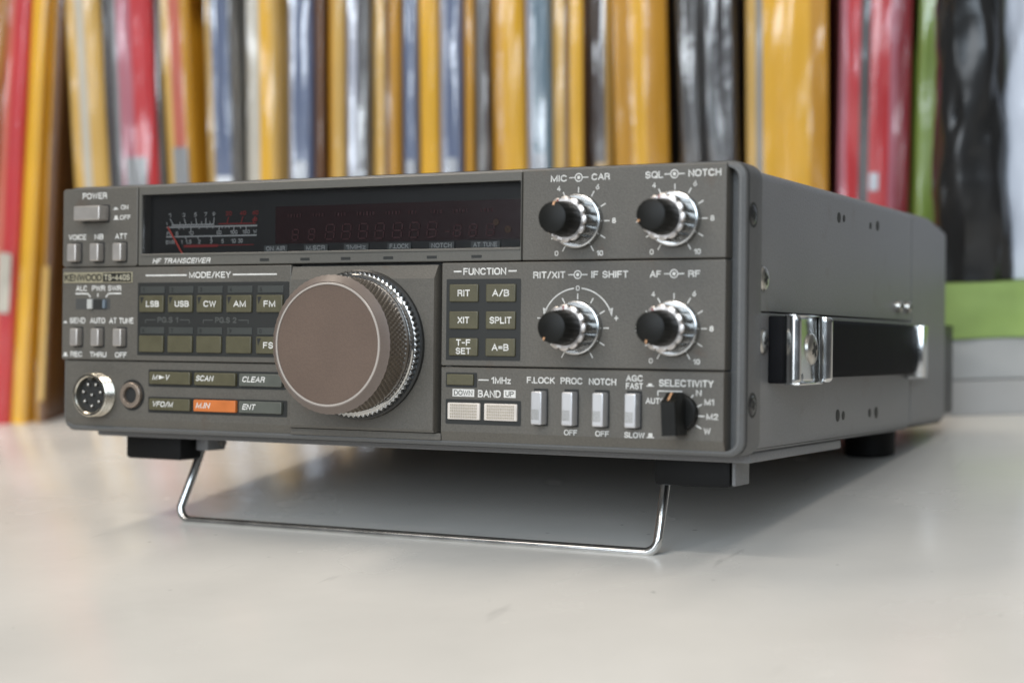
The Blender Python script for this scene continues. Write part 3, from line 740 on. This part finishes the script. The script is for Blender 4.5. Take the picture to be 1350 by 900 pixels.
b.text('SQL', 235.3, 241.3, 59.5, 61.7, YT); b.text('NOTCH', 249.6, 260.3, 59.6, 61.8, YT)
concentric(b, 212.5, 60.65); concentric(b, 245.0, 60.65)
P(b, 'lettering', M['white'], upR)
b = MB()
b.line(177.2, -3.85, 181.0, -3.85, .4, YT); b.text('1MHz', 182.0, 189.1, -5.0, -2.8, YT)
b.text('BAND', 177.1, 185.5, -9.5, -7.1, YT)
b.text('F.LOCK', 194.9, 204.9, -4.6, -2.5, YT); b.text('PROC', 206.9, 214.6, -4.6, -2.5, YT); b.text('NOTCH', 216.8, 226.2, -4.65, -2.55, YT)
b.text('AGC', 229.5, 235.2, -3.3, -1.3, YT); b.text('FAST', 229.5, 235.3, -5.7, -3.75, YT)
pressed_icon(b, 237.7, -4.1, False, s=.85); pressed_icon(b, 237.9, -20.0, True, s=.85)
b.text('OFF', 208.3, 212.9, -20.75, -18.95, YT); b.text('OFF', 219.2, 223.9, -20.75, -18.95, YT); b.text('SLOW', 229.1, 236.0, -20.85, -19.0, YT)
b.text('SELECTIVITY', 240.6, 258.5, -4.65, -2.45, YT)
b.line(240.2, -6.05, 248.3, -6.05, .35, YT); b.line(240.3, -6.05, 240.3, -7.5, .35, YT); b.line(248.2, -6.05, 248.2, -6.9, .35, YT)
b.text('AUTO', 236.2, 242.7, -10.1, -8.2, YT)
for t, x, z, wd in (('N', 253.75, -6.4, 1.8), ('M1', 257.2, -9.1, 3.2), ('M2', 258.2, -13.5, 3.8), ('W', 256.6, -17.95, 2.2)): b.text(t, x - wd / 2, x + wd / 2, z - .95, z + .95, YT)
for q in ((250.8, -8.5, 252.0, -7.0), (253.0, -10.8, 254.8, -9.8), (253.6, -13.4, 255.7, -13.45), (253.0, -16.3, 254.7, -17.2)): b.line(*q, .4, YT)
P(b, 'lettering', M['white'], lowR)
for t, x0, x1 in (('DOWN', 167.6, 175.7), ('UP', 186.6, 190.9)):
    b = MB(); b.rbox(x0, x1, -9.4, -6.95, -0.05, 0.3, 0); P(b, 'print_block', M['white'], lowR)
    b = MB(); b.text(t, x0 + .6, x1 - .6, -9.05, -7.3, -0.09); P(b, 'block_lettering', mat('panel_tone_letter', (.10, .10, .09), .5), lowR)
# scales around the four double knobs
def scale(cx, cz, nums, pan):
    b = MB()
    for a in (90, 60, 30, 0, -30, -60, -120, 120, 150, 180, 210):
        c_, s_ = math.cos(R(a)), math.sin(R(a))
        r0 = 9.0
        b.line(cx + r0 * c_, cz + r0 * s_, cx + 10.85 * c_, cz + 10.85 * s_, .36, YT)
    if nums:
        for t, x, z, wd in (('4', -6.9, 10.6, 1.25), ('6', 6.6, 10.7, 1.2), ('8', 12.35, 0, 1.3), ('10', 7.6, -10.1, 2.2), ('0', -7.5, -10.0, 1.3), ('2', -12.3, 0, 1.2)):
            b.text(t, cx + x - wd / 2, cx + x + wd / 2, cz + z - .85, cz + z + .85, YT)
    else:
        b.text('0', cx - .65, cx + .65, cz + 11.7, cz + 13.4, YT)
        b.ring(cx, cz, 12.35, 12.75, YT, 24, R(24), R(84)); b.ring(cx, cz, 12.35, 12.75, YT, 24, R(96), R(156))
        for sg in (1, -1):
            b.poly([(cx + sg * 11.75, cz + 6.2), (cx + sg * 10.6, cz + 6.0), (cx + sg * 11.9, cz + 3.6), (cx + sg * 12.2, cz + 6.4)], YT)
            b.line(cx + sg * 13.4 - .75, cz + 3.1, cx + sg * 13.4 + .75, cz + 3.1, .3, YT)
        b.line(cx + 13.4, cz + 2.35, cx + 13.4, cz + 3.85, .3, YT - .01)
    P(b, 'dial_scale', M['white'], pan)
scale(212.5, 46.8, True, upR); scale(245.2, 46.8, True, upR); scale(212.6, 13.2, False, midR); scale(245.3, 13.2, True, midR)
# double knobs
def dual_knob(cx, cz, a_in, a_out):
    b = MB(); NL = 12
    b.lathe([(8.0, -2.5), (8.45, -2.3), (8.6, -1.8), (8.6, 0.3)], cx, cz, 64); 
    dk = P(b, 'dual_knob', M['knobchrome'])
    b = MB()
    lob = lambda a: .42 * (math.sqrt(abs(math.cos(NL * a / 2))) * 2 - 1.3)
    b.lathe([(6.95, -9.0), (7.0, -8.6), (6.9, -6.0), (6.9, -2.4)], cx, cz, NL * 14, cap0=False, mod=lambda k, a, i: (.85, 1, 1, .9)[k] * lob(a))
    P(b, 'fluted_body', M['darkchrome'], dk)
    b = MB()
    b.lathe([(5.4, -9.6), (5.65, -10.0), (6.6, -10.0), (6.95, -9.75), (7.05, -9.3), (6.97, -8.95)], cx, cz, NL * 14, cap0=False, mod=lambda k, a, i: (0, 0, .6, .95, 1, .9)[k] * lob(a))
    P(b, 'scalloped_ring', M['satin'], dk)
    b = MB(); c_, s_ = math.cos(R(a_out)), math.sin(R(a_out))
    b.line(cx + 5.75 * c_, cz + 5.75 * s_, cx + 6.8 * c_, cz + 6.8 * s_, .5, -10.06); P(b, 'ring_mark', M['redprint'], dk)
    b = MB(); NF = 16
    b.lathe([(0.01, -19.1), (3.9, -19.1), (4.6, -18.85), (4.95, -18.15), (5.35, -13.6), (5.65, -9.9), (5.65, -9.5)], cx, cz, NF * 8, cap0=False, mod=lambda k, a, i: (-.13 * max(0, math.cos(NF * a)) if 2 < k else 0))
    P(b, 'knob_cap', M['knob'], dk)
    b = MB(); c_, s_ = math.cos(R(a_in)), math.sin(R(a_in)); px_, pz_ = -s_ * .28, c_ * .28
    pr = [(3.7, -19.15), (4.55, -18.93), (5.0, -18.15), (5.12, -16.8)]
    vs = []
    for r_, y_ in pr: vs.append((b.bm.verts.new((cx + (r_ + .06) * c_ + px_, y_ - .03, cz + (r_ + .06) * s_ + pz_)), b.bm.verts.new((cx + (r_ + .06) * c_ - px_, y_ - .03, cz + (r_ + .06) * s_ - pz_))))
    for p_, q_ in zip(vs, vs[1:]): b.face((p_[0], p_[1], q_[1], q_[0]))
    P(b, 'pointer', M['pointer'], dk)
dual_knob(212.5, 46.8, 82, 112); dual_knob(245.2, 46.8, 203, 100); dual_knob(212.6, 13.2, 236, 92); dual_knob(245.3, 13.2, 255, 118)
# selectivity selector
sx, sz = 247.9, -12.6
b = MB(); b.lathe([(5.2, -2.4), (5.7, -2.1), (5.8, -1.6), (5.8, 0.3)], sx, sz, 48); sk = P(b, 'selector_knob', M['knob'])
b = MB(); 
out = [(-2.55, -6.7), (2.55, -6.7), (2.55, 5.0), (1.8, 6.3), (-1.8, 6.3), (-2.55, 5.0)]
rr_ = R(3); rot2 = lambda x, z: (sx + x * math.cos(rr_) - z * math.sin(rr_), sz + x * math.sin(rr_) + z * math.cos(rr_))
b.loft([[(*rot2(x * .86, min(z, 3.6) * .97)[:1], -10.2, rot2(x * .86, min(z, 3.6) * .97)[1]) for x, z in out], [(rot2(x, min(z, 4.0))[0], -9.7, rot2(x, min(z, 4.0))[1]) for x, z in out], [(rot2(x, z)[0], -6.5, rot2(x, z)[1]) for x, z in out], [(rot2(x, z)[0], -2.0, rot2(x, z)[1]) for x, z in out]])
P(b, 'selector_bar', M['knob'], sk)
b = MB()
for (x, z, y) in ((0, 0, 0),):
    q = [(-.3, 4.0, -9.75), (.3, 4.0, -9.75), (.3, 6.2, -6.6), (-.3, 6.2, -6.6)]
    b.face([b.bm.verts.new((rot2(x_, z_ + .12)[0], y_ - .05, rot2(x_, z_ + .12)[1])) for x_, z_, y_ in q])
P(b, 'pointer', M['pointer'], sk)

# ---- feet and bail
for x0, x1 in ((12.9, 39.0), (230.0, 256.0)):
    b = MB(); b.box(x0, x1, 22, 35, -36.9, -25.5, 1.2); P(b, 'front_foot', M['rubber'])
for x0, x1 in ((39.9, 45.5), (227.3, 229.2)):
    b = MB(); b.box(x0 if x0 < 100 else 227.6, x1, 30, 41, -33.4, -25.3, .5); P(b, 'bail_bracket', M['case'])
b = MB(); b.box(256.3, 257.6, 22.5, 35.5, -36.2, -25.3, .4); P(b, 'foot_lit_side', M['case'])  # grey plate paints the lit outer side of the right foot
b = MB(); b.tube([(39.6, 38, -30.5), (47.0, 38, -30.5)], 1.6, 12); P(b, 'pivot_pin', M['screw'])
for x in (24, 246):
    b = MB()
    rg = lambda r_, z: [(x + r_ * math.cos(2 * PI * i / 32), 214 + r_ * math.sin(2 * PI * i / 32), z) for i in range(32)]
    b.loft([rg(9.2, -37.2), rg(10.2, -36.2), rg(11.0, -24.0)]); P(b, 'rear_foot', M['rubber'])
path = [(38.4, 36.5, -30.0), (37.0, 27.0, -56.0)]
def corner(cx, sgn):
    return [(cx + sgn * 1.4 - sgn * 4.8 * math.cos(t * PI / 12), 26.4 - .5 * math.sin(t * PI / 12), -54.6 - 4.8 * math.sin(t * PI / 12)) for t in range(7)]
left = corner(39.4, 1); right = corner(226.6, -1)
path = [(38.0, 38.0, -29.5), (37.1, 32.5, -42)] + left + [(80, 25.9, -59.4), (133, 25.9, -59.4), (186, 25.9, -59.4)] + list(reversed(right)) + [(229.2, 32.5, -42), (228.5, 38.0, -29.5)]
b = MB(); b.tube(path, 1.6, 16); P(b, 'tilt_bail', M['wornchrome'], ang=60)

# ---- carrying strap on the right side
b = MB()
def strap_ring(y, x, hx, z0=-2.2, z1=17.0):
    zc, hz = (z0 + z1) / 2, (z1 - z0) / 2
    pts = []
    for i in range(20):
        a = 2 * PI * i / 20
        c_, s_ = math.cos(a), math.sin(a)
        pts.append((x + hx * (abs(c_) ** .45) * (1 if c_ > 0 else -1), y, zc + hz * (abs(s_) ** .32) * (1 if s_ > 0 else -1)))
    return pts
rings = []
for i in range(25):
    t = i / 24; y = 42 + t * 143
    rings.append(strap_ring(y, 270.4 + 2.2 * math.sin(PI * t) ** .7, 1.9))
rings.append(strap_ring(189, 270.0, 1.6, -1.5, 16.3))
b.loft(rings)
strap = P(b, 'carry_strap', M['strap'], ang=50)
b = MB(); b.box(267.0, 271.8, 24.8, 41, -3.6, 17.6, .5); P(b, 'strap_end_block', M['strap'], strap)
# front chrome bracket: cap with raised roll
b = MB()
def prof_cap(z):
    t = max(0, min(1, (z + 3.3) / 20.9)); k = 1.2 * (0.5 - t)      # the face leans back towards its top
    roll = [(276.7 + 2.5 * math.cos(R(a)), 53.2 + 2.5 * math.sin(R(a)), z) for a in range(-170, 121, 24)]
    return [(271.9, 26.4, z), (274.6, 25.6, z), (276.0, 25.7, z), (276.9, 26.4, z), (277.1, 27.4, z), (276.6, 28.3, z), (275.6 + k, 28.9, z), (275.5 + k, 34, z), (275.4 + k, 41, z), (275.2 + k * .9, 49.6, z)] + roll + [(273.8, 54.0, z), (273.6, 30, z), (271.9, 28.6, z)]
zs = [(-3.4, .80), (-2.9, .95), (-2.3, 1.0)] + [(-2.0 + i * 2.0, 1.0) for i in range(10)] + [(16.6, 1.0), (17.2, .95), (17.7, .80)]
rings = []
for z, k in zs:
    pc = prof_cap(z); rings.append([(274.0 + (x - 274.0) * k, y, zz) for x, y, zz in pc])
b.loft(rings)
b.box(271.9, 277.0, 26.2, 50.6, -4.1, -3.2, .35); b.box(271.9, 275.6, 26.2, 50.6, 17.5, 18.2, .3)
hb = P(b, 'handle_bracket', M['wornchrome'], ang=40)
side_screw('bracket_screw', 42.6, 7.2, 5.0, M['screw'], hb, x=275.5, h=1.1)
b = MB(); 
b.loft([[(267.0, 189.5, -4.2), (267.0, 189.5, 17.2), (267.0, 219, 17.2), (267.0, 219, -4.2)], [(268.6, 189.5, -4.2), (268.6, 189.5, 17.2), (268.6, 219, 17.2), (268.6, 219, -4.2)]])
b.box(267.4, 274.6, 188.2, 190.0, -3.6, 17.0, .5)
b.box(268.4, 274.6, 189.4, 193.5, -3.6, 17.0, .8)
hb2 = P(b, 'handle_bracket', M['wornchrome'])
side_screw('bracket_screw', 204, 6.8, 4.0, M['screw'], hb2, x=268.6, h=.9)

# ------------------------------------------------------------------ books in plastic sleeves behind the radio
COL = {'amber': (0.46, 0.20, 0.03), 'yellow': (0.86, 0.47, 0.018), 'dyellow': (0.62, 0.30, 0.012), 'tan': (0.70, 0.43, 0.10), 'brown': (0.15, 0.060, 0.018), 'darkbrown': (0.055, 0.028, 0.018),
       'red': (0.60, 0.025, 0.03), 'darkred': (0.28, 0.015, 0.025), 'pink': (0.50, 0.16, 0.20), 'salmon': (0.62, 0.15, 0.09), 'charcoal': (0.105, 0.10, 0.098), 'black': (0.02, 0.014, 0.015), 'navy': (0.17, 0.22, 0.36),  # navy holds the blue window reflection on dark sleeves in its colour
       'teal': (0.17, 0.27, 0.34), 'cream': (0.60, 0.55, 0.46), 'white': (0.66, 0.68, 0.72), 'green': (0.25, 0.36, 0.06), 'grey': (0.30, 0.30, 0.30), 'lav_sheen': (0.52, 0.54, 0.64)}  # the lilac tone paints paler sleeve reflections onto the spines
BM = {}
def bmat(k):
    if k not in BM: BM[k] = mat('book_' + k, COL[k], .5, vary=.10, vscale=18)
    return BM[k]
rnd = random.Random(7)
BOOKS = [  # base position along the row, width, lean, colour strips (end fraction, colour), sticker z0,z1 or None, label
 (-46.0, 18.4, .197, ((1, 'amber'),), None, 'amber book leaning at the far left edge of the photo'),
 (-18.3, 14.0, .135, ((.35, 'salmon'), (1, 'red')), (60, 92, 'cream'), 'red leaning book with pale lower patch, between the amber and the slim yellow one'),
 (-6.0, 10.2, .135, ((.7, 'yellow'), (1, 'dyellow')), None, 'slim yellow book leaning against the red book at far left'),
 (5.4, 7.0, .125, ((.35, 'dyellow'), (1, 'brown')), (12, 84, 'tan'), 'thin brown leaning book beside the first black gap'),
 (41.0, 18.6, .018, ((.3, 'tan'), (.55, 'cream'), (1, 'tan')), None, 'tan upright book with a pale middle stripe, right of the leaning books'),
 (51.9, 2.8, .023, ((1, 'charcoal'),), None, 'dark grey strip filling the shaded gap between the tan and the pink book'),  # added strip, its dark colour stands for the shade between two books
 (65.0, 22.4, .026, ((.16, 'grey'), (.5, 'pink'), (1, 'red')), (116, 138, 'grey'), 'pink and red book with a grey edge and a painted grey highlight'),  # the grey sticker paints a pale highlight on the spine
 (77.9, 2.9, .031, ((1, 'charcoal'),), None, 'dark grey strip filling the shaded gap right of the pink and red one'),  # another added strip painting a shaded gap dark
 (90.3, 15.4, .017, ((.3, 'tan'), (.68, 'salmon'), (1, 'dyellow')), (108, 142, 'grey'), 'salmon and yellow book left of the widest black gap'),
 (110.5, 17.4, .035, ((.22, 'tan'), (.72, 'navy'), (1, 'charcoal')), (110, 126, 'white'), 'tan edged dark book with painted blue sheen right of the widest black gap'),
 (128.5, 17.6, .055, ((.42, 'cream'), (.75, 'yellow'), (1, 'tan')), None, 'cream and yellow book between the tan edged and the plain blue-sheened one'),
 (148.4, 13.0, .056, ((.2, 'lav_sheen'), (1, 'navy')), (112, 132, 'white'), 'dark book with painted blue sheen and white sticker beside the thin brown one'),
 (158.5, 5.0, .055, ((1, 'brown'),), None, 'thin brown book right of the blue-sheened book with sticker'),
 (167.4, 8.2, .055, ((.3, 'dyellow'), (1, 'tan')), None, 'narrow ochre book left of the dark grey book with painted lilac sheen'),
 (179.4, 13.0, .053, ((.45, 'lav_sheen'), (1, 'charcoal')), (112, 126, 'white'), 'dark grey book with painted lilac sheen and white sticker'),
 (194.2, 13.8, .052, ((.4, 'tan'), (.58, 'brown'), (1, 'dyellow')), None, 'tan, brown and ochre striped book above the display'),
 (206.6, 8.1, .05, ((1, 'navy'),), (112, 130, 'white'), 'narrow dark book with painted blue sheen and white sticker, right of the striped book'),
 (217.0, 9.6, .045, ((1, 'yellow'),), None, 'yellow book between two blue-sheened books'),
 (228.1, 11.8, .047, ((.25, 'lav_sheen'), (1, 'navy')), (112, 130, 'white'), 'dark book with painted blue and lilac sheen right of the yellow one'),
 (237.6, 4.9, .046, ((1, 'dyellow'),), None, 'thinnest ochre book, left of the grey and brown one'),
 (245.6, 7.5, .041, ((.5, 'grey'), (1, 'darkbrown')), None, 'narrow grey and dark brown book left of the broad plain yellow one'),
 (260.1, 16.0, .031, ((.3, 'dyellow'), (1, 'yellow')), None, 'yellow book left of the blue-grey one with pale label'),
 (275.4, 12.3, .031, ((.22, 'lav_sheen'), (1, 'teal')), (108, 130, 'white'), 'blue-grey glossy book with pale label at its foot'),
 (289.5, 16.6, .04, ((.35, 'tan'), (.5, 'brown'), (.9, 'yellow'), (1, 'brown')), None, 'tan and yellow book with brown lines above the microphone knob'),
 (306.8, 11.2, .029, ((.7, 'darkbrown'), (1, 'tan')), (108, 124, 'tan'), 'dark brown glossy book left of the ochre yellow one'),
 (329.0, 27.2, .016, ((.35, 'dyellow'), (.6, 'yellow'), (1, 'dyellow')), None, 'thick ochre yellow book left of the charcoal book'),
 (355.8, 11.2, .004, ((1, 'charcoal'),), None, 'charcoal book right of the thick ochre one'),
 (371.0, 16.6, .004, ((.3, 'charcoal'), (1, 'black')), None, 'black shiny book left of the widest yellow one'),
 (400.0, 40.0, .027, ((.12, 'tan'), (.2, 'grey'), (.78, 'yellow'), (1, 'dyellow')), None, 'widest bright yellow book with crinkled reflections above the radio corner'),
 (440.4, 34.5, .045, ((.1, 'pink'), (.28, 'red'), (.42, 'charcoal'), (.7, 'red'), (.8, 'pink'), (1, 'darkred')), (104, 113, 'white', .13), 'broad red book with a dark grey centre stripe'),
 (468.0, 17.0, .055, ((1, 'green'),), None, 'green book between the red book and the black bag'),
]
def book(u0, wd, lean, strips, stick, label, idx):
    pos = ROW_P + Vector((math.cos(ROW_A) * u0, math.sin(ROW_A) * u0, 0))
    root = thing('sleeved_book', label, 'book', pos * MM, (0, lean, ROW_A), 'books standing in a row behind the radio')
    H = 300 + rnd.uniform(-8, 12); D = 170; hw = wd / 2
    cols = []
    for f, c_ in strips:
        if c_ not in cols: cols.append(c_)
    b = MB()
    # cross-section: back left, front left, strips across the slightly rounded spine, back right
    fr = [0.0]
    for f, c_ in strips:
        p = fr[-1]; k = max(1, int((f - p) * 8))
        fr += [p + (f - p) * (j + 1) / k for j in range(k)]
    sec = [(-hw, D)] + [(-hw + f * wd, -1.2 * math.sin(PI * f) ** .5 if 0 < f < 1 else .6) for f in fr] + [(hw, D)]
    rows_ = 22; seed = idx * 3.7
    rings = []
    for j in range(rows_ + 1):
        z = H * j / rows_
        ring = []
        for i, (x, y) in enumerate(sec):
            n_ = noise.noise(Vector((x * .05 + seed, seed, z * .012)))
            ring.append((x, y + n_ * 1.6 if y < 10 else y, z))
        rings.append(ring)
    vr = [[b.bm.verts.new(p) for p in r] for r in rings]
    n = len(sec)
    for a_, c_ in zip(vr, vr[1:]):
        for i in range(n):
            j = (i + 1) % n
            mi = 0
            if 1 <= i < n - 2:
                fm = (fr[i - 1] + fr[i]) / 2
                mi = cols.index(next(c for f, c in strips if fm < f + 1e-6))
            elif i == n - 2: mi = cols.index(strips[-1][1])
            b.face((a_[i], a_[j], c_[j], c_[i]), mi)
    b.face(list(reversed(vr[0]))); b.face(vr[-1])
    b.build('cover', [bmat(c) for c in cols], root, Vector((0, 0, 0)), 60)
    if stick:
        b = MB(); z0, z1, c_ = stick[:3]; sf = stick[3] if len(stick) > 3 else .5
        b.rbox(-hw * sf, hw * sf, z0, z1, -2.6, -1.9, 1.0, 0); b.build('sticker', bmat(c_), root, Vector((0, 0, 0)))
    # loose crinkled clear sleeve round spine and sides
    b = MB(); nz = 46; nx = max(6, int(wd / 1.6)); rings = []
    for j in range(nz + 1):
        z = 2 + (H + 8) * j / nz
        ring = []
        for i in range(-3, nx + 4):
            if i < 0: x, y = -hw - .25, 3 + 40 * (-i) / 3
            elif i > nx: x, y = hw + .25, 3 + 40 * (i - nx) / 3
            else:
                x = -hw - .2 + (wd + .4) * i / nx
                n1 = noise.noise(Vector((x * .11 + seed * 2, seed, z * .022))); n2 = noise.noise(Vector((x * .3 + seed, 5.5, z * .07 + x * .05)))
                y = -3.6 + n1 * 2.2 + n2 * .9
                if i in (0, nx): y = 0.5
            ring.append((x, y, z))
        rings.append(ring)
    b.loft(rings, cap0=False, cap1=False, closed=False)
    b.build('plastic_sleeve', M['shinyfilm' if strips[-1][1] in ('navy', 'charcoal', 'black', 'teal', 'darkbrown') or strips[0][1] == 'darkbrown' else 'film'], root, Vector((0, 0, 0)), 180)
for i, q in enumerate(BOOKS): book(*q, i)

# ------------------------------------------------------------------ box, tray and bags at the right end
def placed(name, mb, m, label, cat, u, off, z=0, rot=0.0):
    o = mb.build(name, m, None, Vector((0, 0, 0)))
    p_ = ROW_P + Vector((math.cos(ROW_A) * u - math.sin(ROW_A) * off, math.sin(ROW_A) * u + math.cos(ROW_A) * off, z))
    o.location = p_ * MM; o.rotation_euler = (0, 0, ROW_A + rot); o['label'] = label; o['category'] = cat
    return o
b = MB(); b.rbox(0, 150, 0, 16.2, 0, 48, .6, .6); placed('box', b, mat('grey_card', (0.40, 0.39, 0.375), .6, vary=.06), 'lower pale grey flat box on the table at right', 'box', 468, -66)
b = MB(); b.rbox(0, 150, 0, 19.0, 0, 48, .6, .6); placed('box', b, mat('light_grey_card', (0.40, 0.40, 0.39), .55, vary=.06), 'upper pale grey flat box under the green tray', 'box', 468, -65.5, 16.7)
b = MB()
rings = []
for j in range(9):
    z = 25.5 * j / 8
    rings.append([(x + noise.noise(Vector((x * .05, z * .1, 1))) * 1.0, y + noise.noise(Vector((x * .06, z * .12, 9))) * 1.5, z) for x, y in [(i * 10, 0) for i in range(16)] + [(150, 48), (0, 48)]])
b.loft(rings); placed('tray', b, mat('green_tray', (0.25, 0.36, 0.10), .55, vary=.15, vscale=40), 'lime green soft tray on top of the pale grey boxes', 'tray', 468, -67, 36.2)
def bag(name, m, label, u, wid, hgt, seed, taper, off=-50):
    b = MB(); rings = []
    for j in range(41):
        t = j / 40; z = hgt * t
        wv = wid * (1 + taper * (1 - t) ** 1.6) / 2
        ring = []
        for i in range(40):
            a = 2 * PI * i / 40
            c_, s_ = math.cos(a), math.sin(a)
            x = wv * (abs(c_) ** .7) * (1 if c_ > 0 else -1); y = 13 * (abs(s_) ** .8) * (1 if s_ > 0 else -1)
            nz_ = noise.noise(Vector((x * .12 + seed, y * .12, z * .035))) * 2.6 + noise.noise(Vector((x * .35 + seed, y * .3, z * .1))) * 1.0
            ring.append((x + nz_ * c_, y + nz_ * s_ * 1.4, z))
        rings.append(ring)
    b.loft(rings)
    return placed(name, b, m, label, 'bag', u, off, 62.2)
bag('bag', mat('black_film_bag', (0.016, 0.016, 0.016), .22, bump=.3, bscale=160), 'crumpled shiny black plastic bag standing on the green tray', 485.0, 21, 240, 3.1, .75, -52)
bag('bag', mat('white_film_bag', (0.58, 0.62, 0.70), .25, bump=.3, bscale=160), 'pale blue-white plastic bag at the right edge of the photo', 541.5, 78, 240, 8.3, .05, -50)
